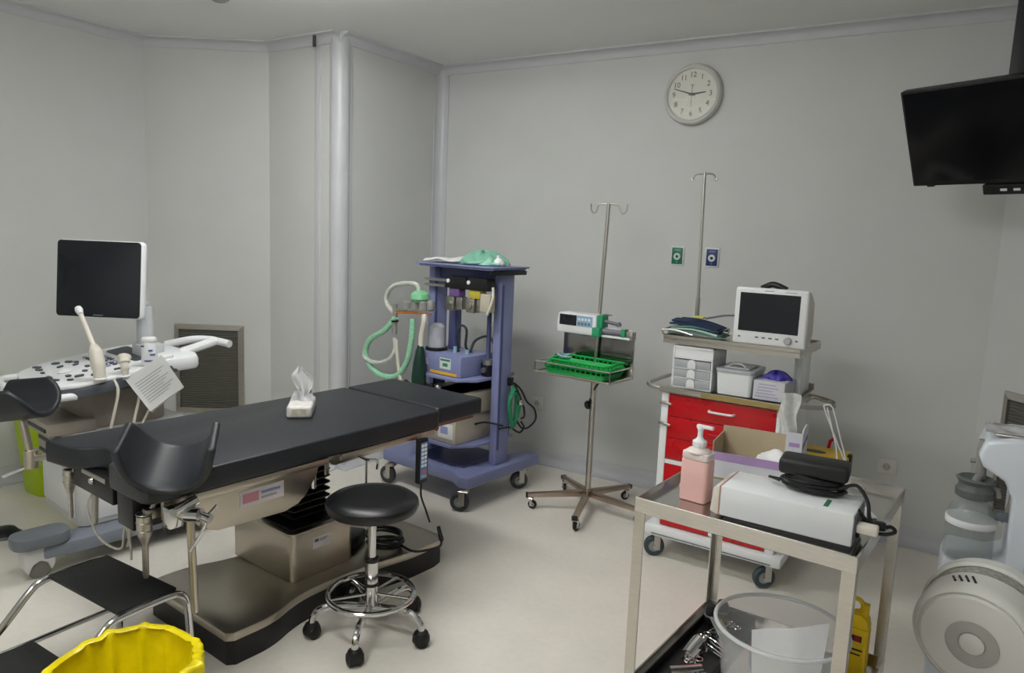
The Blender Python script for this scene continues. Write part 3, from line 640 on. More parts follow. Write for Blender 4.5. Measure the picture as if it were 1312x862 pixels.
q = MB(); q.box(-.24, .25, .35, .24, .27, .72); q.build('back_panel', BLACKP, t)
for z in (1.30, 1.265):
    q = MB(); q.box(-.3, .03, z-.008, .26, .055, z+.008, .002); q.build('mount_rail', STEEL, t)
q = MB(); q.box(-.11, .06, .873, -.055, .12, 1.26, .004); q.build('pillar', BLUED, t)
q = MB(); q.cyl((.19, .1, .76), (.19, .1, 1.14), .014, n=12); q.build('thin_post', BLUED, t)
# vaporisers on the rail
ba = R(-7); bw = lambda x, y: (BX[0]+x*math.cos(ba)-y*math.sin(ba), BX[1]+x*math.sin(ba)+y*math.cos(ba))
for (x0, lab, col) in ((-.045, 'left black vaporiser with purple band on the trolley rail', (110, 84, 140)), (.12, 'right black vaporiser with yellow filler on the trolley rail', (196, 178, 66))):
    px, py = bw(x0+.08, .0)
    v = thing('vaporiser', lab, 'vaporiser', (px, py, 1.13), -7, 'vaporisers on the anaesthesia trolley')
    q = MB(); q.prism([(-.09, .135), (.075, .135), (.10, .15), (.085, .205), (-.06, .21)], -.05, .028, 'xz'); q.build('dial_head', BLACKP, v, bev=.006)
    q = MB(); q.lathe([(.001, 0), (.012, 0), (.012, .006), (.001, .008)], 16); q.xf(Matrix.Translation((-.05, -.05, .178)) @ Matrix.Rotation(R(90), 4, 'X')); q.build('dial_button', WENAM, v)
    q = MB(); q.box(-.055, -.04, .085, .03, .02, .135, .005); q.build('colour_band', M('vap_%d' % col[0], col, .4), v)
    q = MB(); q.box(-.075, -.045, .0, -.01, .02, .085, .006); q.box(.0, -.035, .01, .05, .02, .085, .006); q.lathe([(.018, .0), (.018, .01), (.001, .012)], 14); q.xf(Matrix.Translation((-.04, -.046, .04)) @ Matrix.Rotation(R(90), 4, 'X')); q.build('body_block', STEELD, v)
    if x0 > 0:
        q = MB(); q.box(.04, -.05, .015, .115, .0, .12, .005); q.build('manifold', M('beige_metal', (186, 178, 162), .4), v)
        q = MB(); q.tube(spline([(.12, -.03, .16), (.13, -.04, .1), (.11, -.045, .03), (.09, -.04, .0)], 6), .008, 8); q.build('gas_hose', OFFW, v)
# ventilator on the middle shelf
px, py = bw(-.02, -.02)
v = thing('ventilator_unit', 'lavender ventilator box with white display label on the middle shelf', 'ventilator', (px, py, .746), -7)
q = MB(); q.box(-.2, -.1, 0.0, .19, .2, .125, .006); vb = q.build('case', BLUE, v)
q = MB(); q.box(.02, -.1015, .04, .11, -.1, .105); q.build('display_label', M('label_mint', (208, 220, 214), .4), vb, smooth=0)
for b_x in ((.025, -.1025, .088, .105, -.1015, .10), (.045, -.1025, .055, .085, -.1015, .075)):
    q = MB(); q.box(*b_x); q.build('label_print', M('print_green', (60, 120, 90), .5), vb, smooth=0)
q = MB(); q.prism([(-.115, .05), (-.075, .05), (-.085, .062), (-.089, .09), (-.101, .09), (-.105, .062)], -.102, -.1, 'xz'); q.build('emblem', M('pink_print', (214, 180, 214), .5), vb, smooth=0)
q = MB(); q.box(-.06, -.102, .0045, .16, -.1, .022); q.build('yellow_strip', M('amber_strip', (220, 172, 60), .4), vb, smooth=0)
q = MB(); q.box(.19, .08, .03, .192, .14, .075); q.build('side_socket', BLACKP, vb, smooth=0)
q = MB(); q.lathe([(.05, .125), (.055, .13), (.05, .27), (.03, .29), (.001, .295)], 20, (-.11, .0, 0)); q.build('bellows_jar', M('jar_pale', (206, 208, 216), .2, alpha=.75), v)
q = MB(); q.torus((-.11, 0, .135), .06, .011, 24, 8); q.build('jar_ring', BLACKP, v)
for pts in ([(.03, .05, .125), (.03, .03, .22), (.06, .03, .29), (.1, .04, .27), (.08, .06, .16), (.1, .1, .12)], [(.1, .08, .13), (.12, .1, .2), (.2, .12, .235), (.25, .12, .2), (.26, .12, .15)]):
    q = MB(); q.tube(spline(pts, 7), .008, 8); q.build('gas_hose', M('dark_hose', (52, 58, 62), .5), v)
q = MB(); q.cyl((.03, .02, .125), (.03, .02, .16), .012); q.cyl((.12, .03, .125), (.12, .03, .15), .012); q.build('hose_fitting', M('pale_blue_fitting', (150, 186, 196), .4), v)
px, py = bw(.215, .07)
v = thing('pressure_regulator', 'small black regulator beside the ventilator on the middle shelf', 'regulator', (px, py, .746), -7)
q = MB(); q.box(-.028, -.03, 0, .028, .03, .07, .008); q.build('regulator_body', BLACKP, v)
q = MB(); q.cyl((0, 0, .07), (0, 0, .1), .03, n=16); q.cyl((-.0, -.03, .04), (0, -.045, .04), .016, n=14); q.build('gauge', STEELD, v)
# steel monitor unit on the lower shelf
px, py = bw(.06, -.02)
v = thing('gas_monitor', 'beige metal unit with white framed screen on the lower trolley shelf', 'monitor', (px, py, .351), -7)
q = MB(); q.box(-.24, -.14, .0, .12, .24, .17, .005); q.build('lower_case', M('beige_metal'), v)
q = MB(); q.prism([(-.14, .17), (.06, .17), (.1, .3), (-.12, .3)], -.08, .2, 'xz'); q.box(-.2, -.12, .172, .14, .2, .30, .005); q.build('upper_case', M('beige_metal'), v)
q = MB()
for b_x in ((-.2, -.13, .172, -.18, -.118, .30), (.12, -.13, .172, .142, -.118, .30), (-.2, -.13, .285, .142, -.118, .305), (-.2, -.13, .172, .142, -.118, .185)): q.box(*b_x)
q.build('white_frame', WHITEP, v)
q = MB(); q.box(-.02, -.142, .03, .1, -.14, .12); pl = q.build('label_plate', PAPER, v, smooth=0)
q = MB(); q.box(.0, -.1428, .055, .06, -.142, .1); q.build('label_print', M('label_blue'), pl, smooth=0)
for i in range(3):
    q = MB(); q.lathe([(.02, 0), (.022, .004), (.022, .02), (.012, .03), (.001, .03)], 14, (-.19+i*.06, -.1, .30)); q.build('knob', STEELD if i != 1 else BLACKP, v)
q = MB(); q.tube(spline([(.12, .03, .1), (.18, .05, .12), (.25, .07, .12), (.285, .1, .11)], 6), .006, 8); q.build('power_cable', BLACKP, v)
# things on the top shelf
px, py = bw(-.12, .1)
v = thing('folded_cloth', 'crumpled white paper lying on the trolley top shelf', 'cloth', (px, py, 1.409), 10)
q = MB(); q.grid(lambda u, w: ((u-.5)*.3, (w-.5)*.24, .012+.016*math.sin(5*u+2*w)**2*math.sin(PI*u)+.012*math.sin(9*w)**2), 18, 14, .003); q.build('cloth', PAPER, v)
px, py = bw(.13, .1)
v = thing('green_mask_bag', 'clumped translucent green breathing mask bag on the trolley top shelf', 'breathing bag', (px, py, 1.409), -7)
MINT = M('mint_film', (128, 186, 162), .3, 0, .15, 24, alpha=.92)
def blob(u, w):
    a = 2*PI*u; ph = PI/2*w; r = .14*(1+.12*math.sin(5*a)+.07*math.sin(9*a+3*w)); return (r*1.15*math.cos(a)*math.cos(ph), r*.8*math.sin(a)*math.cos(ph), .004+.075*math.sin(ph)*(1+.15*math.sin(7*a)))
q = MB(); q.grid(blob, 48, 12); q.build('bag', MINT, v, smooth=60)
q = MB(); q.torus((.0, -.02, .04), .11, .009, 30, 8, Matrix.Rotation(R(14), 3, 'X')); q.tube(spline([(-.14, -.06, .012), (-.06, -.1, .02), (.06, -.09, .015), (.17, -.05, .012)], 6), .01, 8); q.build('hose_ring', MINT, v)
q = MB(); q.lathe([(.03, 0), (.04, .01), (.03, .03), (.012, .045), (.01, .06), (.001, .06)], 18); q.xf(Matrix.Translation((.14, -.03, .002))); q.build('mask_cup', WHITEP, v)
# breathing circuit: arm, green tubes, white tubes, dark green bag
px, py = bw(-.26, -.02)
v = thing('breathing_circuit', 'looped pale green breathing hoses hanging from the trolley side arm', 'breathing circuit', (px, py, .745), -7)
PG = M('pale_green_hose', (150, 206, 172), .4, 0, .15, 60, bump=.3); PW = M('pale_hose', (196, 200, 192), .4, 0, .12, 60, bump=.3)
def lp(pts, r, nm, mat, closed=False, n=10):
    q = MB(); q.tube(spline([(x+.2, -.14+y_, z-.745) for x, y_, z in pts], 8, closed), r, n); return q.build(nm, mat, v)
lp([(-.29, 0, 1.06), (-.38, -.01, .97), (-.5, -.02, .9), (-.55, -.02, .81), (-.5, -.02, .72), (-.4, -.01, .675), (-.28, 0, .69), (-.2, .01, .78), (-.17, .02, .92), (-.17, .03, 1.06)], .0185, 'corrugated_hose', PG)
lp([(-.545, -.02, .84), (-.55, -.03, .78), (-.48, -.03, .755), (-.4, -.02, .76), (-.32, -.01, .8), (-.29, 0, .87), (-.3, 0, .93)], .014, 'sample_hose', PW)
lp([(-.3, 0, 1.08), (-.37, 0, 1.13), (-.38, .0, 1.19), (-.32, 0, 1.25), (-.22, .01, 1.275), (-.13, .02, 1.27), (-.11, .02, 1.2)], .014, 'white_hose', PW)
lp([(-.3, 0, 1.14), (-.3, 0, 1.08), (-.3, 0, .95)], .016, 'y_piece', M('smoke_plastic', (140, 140, 136), .3))
lp([(-.3, 0, 1.04), (-.3, 0, 1.03)], .024, 'collar', BLACKP)
lp([(-.28, .0, .92), (-.27, 0, .8), (-.24, 0, .68), (-.21, 0, .62)], .012, 'drop_hose', OFFW)
lp([(-.29, 0, 1.09), (-.15, .01, 1.1), (-.02, .03, 1.1)], .007, 'orange_line', M('orange_tube', (206, 122, 60), .4))
lp([(-.29, 0, 1.105), (-.1, .01, 1.125), (.0, .05, 1.13)], .009, 'arm_bar', STEEL)
for (x, z, r) in ((-.2, 1.14, .028), (-.13, 1.15, .03), (-.06, 1.15, .028), (.0, 1.16, .022)):
    q = MB(); q.lathe([(r*.6, -.03), (r, -.026), (r, .02), (r*.7, .03), (.001, .03)], 16, (x+.2, -.13, z-.745)); q.build('valve', M('smoke_plastic'), v)
q = MB(); q.lathe([(.04, -.02), (.06, .0), (.055, .03), (.03, .05), (.001, .052)], 22, (.10, -.12, 1.19-.745)); q.build('canister_dome', M('clear_green', (130, 198, 152), .25, 0, .1), v)
lp([(-.04, 0, 1.1), (-.03, -.01, 1.06), (-.05, -.01, .98), (-.055, -.01, .91)], .016, 'bag_elbow', OFFW)
q = MB(); q.tube([(.142, -.15, .17), (.14, -.15, .13), (.137, -.15, .05), (.134, -.15, -.03), (.132, -.15, -.12), (.13, -.15, -.17)], [.016, .028, .04, .046, .04, .02], 16); q.build('breathing_bag', M('dark_green_rubber', (22, 56, 44), .4, 0, .15, 20), v)
lp([(-.22, .02, .66), (-.12, .03, .62), (-.05, .05, .65)], .018, 'black_hose', BLACKP)
# green hose hank hanging on the right upright
px, py = bw(.325, .17)
v = thing('hose_hank', 'hank of green hose and black cord hanging on the trolley right side', 'hose', (px, py, .42), -7)
q = MB(); q.box(-.018, -.02, .27, .0, .02, .32, .003); q.build('hook', BLACKP, v)
GH = M('green_hose', (46, 138, 96), .4, 0, .1)
for k in range(6):
    rr = .03+.006*k
    pts = [(.008+.007*(k % 3), .012+rr*1.1*math.sin(2*PI*i/16)*(.55+.45*math.cos(PI*i/16)**2), .135+(.13-.008*k)*math.cos(2*PI*i/16)) for i in range(16)]
    q = MB(); q.tube(spline(pts, 3, True), .0075, 8, True); q.build('hose_loop', GH, v)
for pts in ([(.02, .0, .29), (.03, .06, .24), (.03, .12, .16), (.03, .2, .1), (.03, .22, .03), (.03, .15, -.01), (.03, .08, .0), (.02, .04, .05)], [(.02, .0, .29), (.03, .05, .2), (.03, .09, .13), (.03, .1, .07), (.03, .07, .06)], [(.0, -.1, .02), (.0, .0, .01), (.02, .07, -.03), (.03, .1, .0), (.03, .07, .04)]):
    q = MB(); q.tube(spline(pts, 7), .006, 8); q.build('cord', BLACKP, v)
q = MB(); q.lathe([(.001, -.02), (.02, -.016), (.024, 0), (.02, .016), (.001, .02)], 14, (.03, .055, .165)); q.build('gas_connector', CHROME, v)

# ------------------------------------------------------------------ IV stand with tray
IX = (-1.752, 3.765, 0)
t = thing('iv_stand', 'steel infusion stand with wire tray and back plate on five casters', 'IV stand', IX, 0)
for k in range(5):
    a = R(-75+72*k); c, s_ = math.cos(a), math.sin(a); mm = Matrix.Rotation(a, 4, 'Z')
    q = MB(); q.add([(.0, -.019, .088), (.36, -.016, .07), (.36, .016, .07), (0, .019, .088), (0, -.019, .125), (.36, -.016, .092), (.36, .016, .092), (0, .019, .125)], [(0, 3, 2, 1), (4, 5, 6, 7), (0, 1, 5, 4), (1, 2, 6, 5), (2, 3, 7, 6), (3, 0, 4, 7)]); q.xf(mm, 0); lg = q.build('leg', M('warm_steel', (178, 160, 146), .3, 1, .06), t, bev=.003)
    q = MB(); q.box(.352, -.0165, .068, .364, .0165, .094, .002); q.xf(mm, 0); q.build('end_cap', BLACKP, lg)
    caster(t, .335*c, .335*s_, .075, .026, .018, -75+72*k+70, M('caster_black'), fork=CHROME)
q = MB(); q.cyl((0, 0, .085), (0, 0, .13), .03, n=20); q.build('hub', M('warm_steel'), t)
q = MB(); q.cyl((0, 0, .12), (0, 0, .83), .0165, n=18); q.build('lower_pole', STEEL, t)
q = MB(); q.cyl((0, 0, .80), (.03, 0, 1.79), .0105, n=14); q.build('upper_pole', STEEL, t)
q = MB(); q.lathe([(.012, 0), (.024, .004), (.026, .016), (.02, .026), (.001, .028)], 14); q.xf(Matrix.Translation((-.012, -.012, .64)) @ Matrix.Rotation(R(-110), 4, 'Y')); q.cyl((-.016, 0, .66), (.0, 0, .66), .02); q.build('height_knob', BLACKP, t)
for sx in (-1, 1):
    q = MB(); q.tube(spline([(.03, 0, 1.785), (.03+sx*.05, 0, 1.785), (.03+sx*.066, 0, 1.775), (.03+sx*.072, 0, 1.75), (.03+sx*.088, 0, 1.735), (.03+sx*.106, 0, 1.75), (.03+sx*.11, 0, 1.785)], 5), .0045, 8); q.build('hook', STEEL, t)
tr = Matrix.Rotation(R(-6), 4, 'Z')
q = MB(); q.box(-.245, -.25, .825, .245, .02, .832, .002); q.xf(tr, 0); q.build('tray_plate', STEEL, t)
q = MB(); q.box(-.235, .018, .83, .235, .026, 1.05, .003); q.xf(tr, 0); q.build('back_plate', M('mirror_steel', (150, 148, 146), .14, 1, .05, 6), t)
for (x0, y0, x1, y1) in ((-.245, -.25, .245, -.25), (-.245, -.25, -.245, .0), (.245, -.25, .245, .0)):
    q = MB(); q.cyl((x0, y0, .835), (x1, y1, .835), .005, n=8); q.xf(tr); q.cyl((x0, y0, .893), (x1, y1, .893), .004, n=8); q.xf(tr)
    q.tube([(x0, y0, .835), (x0, y0, .893)], .004); q.xf(tr); q.tube([(x1, y1, .835), (x1, y1, .893)], .004); q.xf(tr)
    q.build('tray_rail', STEEL, t)
q = MB(); q.tube([(0, .0, .72), (.06, -.06, .79), (.08, -.08, .825)], .006, 8); q.build('tray_brace', BLACKP, t)
# green baskets
def basket(loc, rz, label, L=.40, W_=.225, Hh=.052):
    b = thing('green_basket', label, 'basket', loc, rz, 'green baskets in the infusion tray')
    q = MB(); q.prism(rrect(-L/2+.012, -W_/2+.012, L/2-.012, W_/2-.012, .02), 0, .004); q.build('bottom', GREENP, b)
    q = MB(); a = rrect(-L/2+.012, -W_/2+.012, L/2-.012, W_/2-.012, .02); c = rrect(-L/2, -W_/2, L/2, W_/2, .025); n = len(a)
    q.add([(x, y, 0) for x, y in a]+[(x, y, Hh*.55) for x, y in c]+[(x*.99, y*.985, Hh*.55) for x, y in c]+[(x*.99, y*.985, .0) for x, y in a], [(k*n+j, k*n+(j+1) % n, ((k+1) % 4)*n+(j+1) % n, ((k+1) % 4)*n+j) for k in range(4) for j in range(n)]); q.build('lower_wall', GREENP, b)
    q = MB(); pts = [(x, y, Hh) for x, y in rrect(-L/2-.004, -W_/2-.004, L/2+.004, W_/2+.004, .028)]; q.tube(pts, .006, 8, True); q.build('rim', GREENP, b)
    per = rrect(-L/2, -W_/2, L/2, W_/2, .02, 2); pr = None
    xs = [(-L/2+.02+i*(L-.04)/11, s_*W_/2) for i in range(12) for s_ in (-1, 1)]+[(s_*L/2, -W_/2+.02+i*(W_-.04)/5) for i in range(6) for s_ in (-1, 1)]
    for (x, y) in xs:
        if pr is None:
            q = MB(); q.box(-.0035, -.002, Hh*.5, .0035, .002, Hh); pr = q.build('rib', GREENP, b, smooth=0); pr.location = (x, y, 0)
        else: pr2 = share(pr, b); pr2.location = (x, y, 0)
    for s_ in (-1, 1):
        q = MB(); q.tube(spline([(s_*(L/2), -.05, Hh), (s_*(L/2+.012), -.03, Hh+.012), (s_*(L/2+.012), .03, Hh+.012), (s_*L/2, .05, Hh)], 4), .005, 8); q.build('handle', GREENP, b)
    return b
basket((IX[0]-.012, IX[1]-.118, .834), -6, 'lower green plastic basket standing in the wire tray')
basket((IX[0]+.0, IX[1]-.106, .866), -6, 'upper green plastic basket nested in the lower one', .375, .2, .045)
q = MB(); q.tube(spline([(-.13, -.05, 0), (-.11, .0, .012), (-.15, .03, .004), (-.17, -.02, .012), (-.12, -.06, .008), (-.08, -.03, .004)], 6), .006, 8); o = q.build('tubing', M('pale_blue_fitting'), None); o.location = (IX[0]-.0, IX[1]-.12, .922); tag(o, 'curled pale blue infusion tubing lying in the green basket', 'tubing')
# syringe pump on the pole
v = thing('syringe_pump', 'white and green syringe pump with dark display clamped on the infusion pole', 'syringe pump', (IX[0]+.0, IX[1]-.05, 1.055), -6)
q = MB(); q.prism([(-.205, .0), (.05, .0), (.055, .035), (.05, .115), (-.2, .115), (-.21, .06)], -.06, .045, 'xz'); bd = q.build('pump_body', WHITEP, v, bev=.008)
q = MB(); q.box(-.19, -.0625, .045, -.075, -.06, .105, .001, 1); q.build('display', SCREEN, bd)
q = MB(); q.box(-.072, -.0625, .045, .03, -.06, .105, .001, 1); kp = q.build('keypad', M('keypad_blue', (140, 178, 206), .4), bd)
for i in range(4):
    for j in range(2):
        q = MB(); q.box(-.064+i*.022, -.0645, .054+j*.024, -.05+i*.022, -.0625, .068+j*.024, .001, 1); q.build('key', WENAM if j else GREYP, kp)
GRN2 = M('pump_green', (44, 150, 104), .4)
q = MB(); q.box(.035, -.075, -.002, .085, .03, .05, .006); q.build('syringe_clamp', GRN2, v)
q = MB(); q.box(.05, -.05, .045, .085, .02, .12, .006); q.build('drive_block', GRN2, v)
q = MB(); q.box(.085, -.05, .0, .26, .0, .012, .003); q.box(.08, -.01, .01, .25, .0, .05, .002); q.build('syringe_cradle', WHITEP, v)
q = MB(); q.cyl((.085, -.03, .032), (.21, -.03, .032), .016, n=18); q.build('syringe_barrel', M('syringe_grey', (120, 118, 128), .3), v)
q = MB(); q.box(.205, -.05, .01, .23, -.005, .055, .004); q.build('pusher', GRN2, v)
q = MB(); q.box(.235, -.045, -.003, .275, .0, .045, .004); q.build('end_bracket', STEELD, v)
q = MB(); q.cyl((.085, -.02, .085), (.175, -.02, .075), .01, n=12); q.cyl((.17, -.02, .085), (.178, -.02, .065), .013); q.build('guide_bar', GREYP, v)
q = MB(); q.box(.07, -.02, .118, .12, .0, .124, .002); q.build('top_clip', GREYP, v)

# ------------------------------------------------------------------ red emergency cart
KX = (-.90, 3.62, 0); ka = R(-2); kw = lambda x, y: (KX[0]+x*math.cos(ka)-y*math.sin(ka), KX[1]+x*math.sin(ka)+y*math.cos(ka))
t = thing('emergency_cart', 'white wheeled emergency cart with red drawers, steel worktop and raised shelf', 'medical cart', KX, -2)
q = MB(); q.box(-.345, -.25, .118, .335, .27, .172, .012); q.build('base_plate', WENAM, t)
q = MB(); q.prism([(-.335, -.255), (-.26, -.252), (-.26, -.25), (.26, -.25), (.26, -.252), (.32, -.255)][:0] or [(-.30, -.2505), (.29, -.2505), (.29, -.253), (-.30, -.253)], .13, .135); q.build('base_line', GREYP, t)
DG = M('green_grey_tyre', (58, 72, 76), .5)
for (x, y, a) in ((-.275, -.2, 120), (.275, -.2, 128), (.275, .21, 95), (-.275, .21, 200)): caster(t, x, y, .118, .052, .032, a, DG)
q = MB(); q.box(-.29, -.205, .172, .285, .24, .858); q.build('carcass', WENAM, t)
for x0, x1 in ((-.305, -.268), (.25, .292)):
    q = MB(); q.box(x0, -.222, .172, x1, -.19, .86, .004); q.build('corner_post', WENAM, t)
q = MB(); q.box(-.268, -.22, .498, .25, -.2, .52); q.box(-.02, -.22, .18, .01, -.2, .5); q.build('divider', WENAM, t)
for (z0, z1) in ((.741, .85), (.633, .738), (.523, .63)):
    q = MB(); q.box(-.267, -.222, z0, .249, -.2, z1, .003); dr = q.build('drawer', RED, t)
    q = MB(); zc = (z0+z1)/2+.004
    q.tube(spline([(-.06, -.222, zc), (-.055, -.245, zc), (-.03, -.25, zc), (.03, -.25, zc), (.055, -.245, zc), (.06, -.222, zc)], 4), .006, 8); q.build('drawer_handle', WENAM if z0 > .7 else RED, dr)
for x0, x1 in ((-.267, -.021), (.011, .249)):
    q = MB(); q.box(x0, -.222, .178, x1, -.2, .496, .003); dr = q.build('door', RED, t)
    q = MB(); q.box(x0+.02 if x0 > 0 else x1-.035, -.232, .31, x0+.035 if x0 > 0 else x1-.02, -.222, .39, .004); q.build('door_handle', WENAM, dr)
for z in (.805, .70):
    q = MB(); q.box(-.312, -.235, z-.008, -.278, -.222, z+.008, .003); q.cyl((-.278, -.23, z), (-.245, -.238, z-.004), .008, .006, 10); q.build('drawer_latch', STEELD, t)
q = MB(); q.box(-.31, -.245, .86, .31, .25, .872, .004)
for b_x in ((-.31, -.245, .872, .31, -.237, .888), (-.31, .242, .872, .31, .25, .92), (.302, -.245, .872, .31, .25, .888)): q.box(*b_x)
q.build('worktop', STEEL, t)
q = MB(); q.box(-.1, -.2465, .862, .3, -.245, .885); q.build('worktop_edge', M('brass_strip', (168, 150, 96), .4, .6), t)
q = MB(); q.tube(spline([(-.305, -.225, .87), (-.37, -.21, .875), (-.405, -.15, .878), (-.408, .0, .878), (-.40, .15, .878), (-.36, .21, .875), (-.305, .22, .87)], 6), .0105, 10); q.build('push_handle', STEEL, t)
q = MB(); q.grid(lambda u, v: (.31+.15*math.sin(PI*u)**.6, -.16+.3*u, .862+.022*v), 24, 1, .003); q.build('side_ring', STEEL, t)
q = MB(); q.tube(spline([(.33, -.02, .87), (.36, -.02, .9), (.40, .0, .885), (.43, .03, .88)], 5), .005, 8); q.build('ring_hook', STEEL, t)
# raised shelf with posts
for x, nm in ((.272, 'shelf_post'), (-.292, 'shelf_post')):
    q = MB(); q.box(x-.014, -.0, .888, x+.02, .2, 1.118, .003) if x > 0 else q.box(x-.01, .12, .888, x+.012, .2, 1.118, .003); q.build(nm, WENAM, t)
q = MB(); q.box(-.325, -.205, 1.118, .325, .225, 1.128, .003)
for b_x in ((-.325, -.205, 1.1, .325, -.199, 1.14), (-.325, .219, 1.1, .325, .225, 1.14), (.319, -.205, 1.1, .325, .225, 1.14), (-.325, -.205, 1.1, -.319, .225, 1.14)): q.box(*b_x)
q.build('raised_shelf', STEEL, t)
q = MB(); q.tube(spline([(-.32, -.19, 1.13), (-.335, -.2, 1.15), (-.33, -.2, 1.163), (-.26, -.2, 1.165), (-.18, -.2, 1.15)], 5), .005, 8); q.tube(spline([(-.33, -.2, 1.163), (-.335, .0, 1.168), (-.33, .2, 1.165)], 5), .005, 8); q.build('shelf_rail', STEEL, t)
q = MB(); q.cyl((-.318, .235, .5), (-.318, .235, 1.3), .012, n=12); q.cyl((-.318, .235, 1.28), (-.335, .235, 1.965), .008, n=12); q.box(-.325, .225, .8, -.295, .25, .84); q.build('infusion_pole', STEEL, t)
q = MB()
for sx in (-1, 1): q.tube(spline([(-.335, .235, 1.955), (-.335+sx*.04, .235, 1.955), (-.335+sx*.058, .235, 1.94), (-.335+sx*.062, .235, 1.92), (-.335+sx*.07, .235, 1.935)], 5), .0045, 8)
q.build('pole_hook', STEEL, t)
# three-drawer organiser
px, py = kw(-.163, -.13)
v = thing('drawer_organiser', 'small white organiser with three clear drawers on the cart worktop', 'organiser', (px, py, .889), -2)
q = MB()
for b_x in ((-.1, -.09, 0, -.092, .11, .205), (.092, -.09, 0, .1, .11, .205), (-.1, -.09, .197, .1, .11, .205), (-.1, .102, 0, .1, .11, .205), (-.1, -.09, 0, .1, .11, .008), (-.1, -.09, .048, .1, .11, .054), (-.1, -.09, .096, .1, .11, .102), (-.1, -.09, .146, .1, .11, .154), (-.1, -.085, .154, .1, -.08, .197)): q.box(*b_x)
q.build('case', WHITEP, v, smooth=0)
for i in range(3):
    z0 = .009+i*.047
    q = MB(); q.box(-.091, -.093, z0, .091, .1, z0+.037, .002); dr = q.build('drawer', M('frosted_drawer', (168, 172, 176), .3, 0, .1, 14), v)
    q = MB(); q.prism([(-.02, z0-.004)]+arc(0, z0+.026, .02, 0, 180, 8)+[(-.02, z0-.004)][:0]+[(-.02, z0-.004), (.02, z0-.004)][1:], -.102, -.093, 'xz') if False else q.prism([(.02, z0), (.02, z0+.022)]+arc(0, z0+.022, .02, 10, 170, 8)+[(-.02, z0+.022), (-.02, z0)], -.101, -.093, 'xz'); q.build('drawer_pull', WHITEP, dr)
px, py = kw(.04, -.12)
v = thing('storage_box', 'white plastic storage box with clear lid on the cart worktop', 'box', (px, py, .889), -2)
q = MB(); a = rrect(-.078, -.09, .078, .12, .015); c = rrect(-.085, -.097, .085, .127, .018); n = len(a)
q.add([(x, y, 0) for x, y in a]+[(x, y, .105) for x, y in c], [tuple(range(n-1, -1, -1)), tuple(range(n, 2*n))]+[(j, (j+1) % n, n+(j+1) % n, n+j) for j in range(n)]); q.build('tub', WENAM, v)
q = MB(); q.prism(rrect(-.089, -.1, .089, .131, .02), .105, .122); q.box(-.06, -.06, .122, .06, .1, .13, .004); q.build('lid', M('clear_lid', (176, 178, 184), .2, 0, .08, 10), v, bev=.004)
q = MB(); q.tube(spline([(-.04, -.05, .13), (-.02, -.05, .145), (.02, -.05, .145), (.04, -.05, .13)], 4), .005, 8); q.build('lid_handle', M('clear_lid'), v)
px, py = kw(.2, -.14)
v = thing('glove_box', 'white printed cardboard glove box on the cart worktop', 'glove box', (px, py, .889), -2)
q = MB(); q.box(-.068, -.07, 0, .072, .12, .09, .002, 1); bx = q.build('carton', M('carton_white', (206, 206, 214), .6, 0, .05, 20), v)
for i in range(5):
    q = MB(); q.box(-.06+.004*i, -.0706, .014+i*.014, .045-.012*(i % 3), -.07, .020+i*.014); q.build('print_line', M('print_violet', (176, 170, 196), .6), bx, smooth=0)
q = MB(); q.prism(rrect(-.03, -.02, .04, .06, .03), .0901, .0905); q.build('opening', BLACKP, bx)
def gl(u, w):
    a = 2*PI*u; ph = PI/2*w; r = .05*(1+.2*math.sin(4*a)+.1*math.sin(9*a+4*w)); return (.01+r*1.2*math.cos(a)*math.cos(ph), .02+r*.8*math.sin(a)*math.cos(ph), .089+.035*math.sin(ph)*(1+.3*math.sin(5*a)))
q = MB(); q.grid(gl, 36, 8); q.build('glove', M('purple_glove', (62, 52, 150), .5, 0, .15, 30), v, smooth=60)
px, py = kw(.305, -.25)
v = thing('plastic_bag', 'crumpled clear plastic bag hanging at the cart front right corner', 'plastic bag', (px, py, .74), 0)
q = MB(); q.grid(lambda u, w: (-.035+.07*u*(1+.2*w)+.006*math.sin(9*w), -.012+.012*math.sin(7*u+4*w), .21*w), 10, 14, .004); q.build('bag', M('clear_film', (206, 208, 206), .25, 0, .12, 40, bump=.4), v)
# patient monitor
px, py = kw(.178, -.07)
v = thing('patient_monitor', 'white patient monitor with dark screen on the raised cart shelf', 'monitor', (px, py, 1.1405), -2)
mt = Matrix.Rotation(R(-3), 4, 'X')
q = MB(); q.prism([(-.12, .004), (.05, .0), (.09, .05), (.08, .2), (.0, .25), (-.12, .258)], -.145, .145, 'yz'); q.build('rear_case', OFFW, v, bev=.012)
q = MB(); q.box(-.162, -.145, 0.0, .162, -.105, .262, .012, 3); fr = q.build('front_bezel', WHITEP, v)
q = MB(); q.box(-.138, -.1465, .062, .128, -.1445, .238); q.build('screen', SCREEN, fr, smooth=0)
q = MB(); q.lathe([(.017, 0), (.017, .012), (.014, .016), (.001, .016)], 18); q.xf(Matrix.Translation((.088, -.145, .034)) @ Matrix.Rotation(R(90), 4, 'X')); q.build('control_knob', M('knob_grey', (170, 170, 172), .4), fr)
for x in (-.05, -.02, .01, .04):
    q = MB(); q.box(x-.008, -.1475, .033, x+.008, -.145, .04, .001, 1); q.build('button', GREYP, fr)
for x, z in ((-.13, .034), (.125, .036)):
    q = MB(); q.box(x-.006, -.147, z-.004, x+.006, -.145, z+.004, .001, 1); q.build('indicator', GREYP, fr)
q = MB(); q.box(-.03, -.1455, .248, .01, -.1448, .252); q.box(.06, -.1455, .248, .11, -.1448, .251); q.build('bezel_print', M('print_grey'), fr, smooth=0)
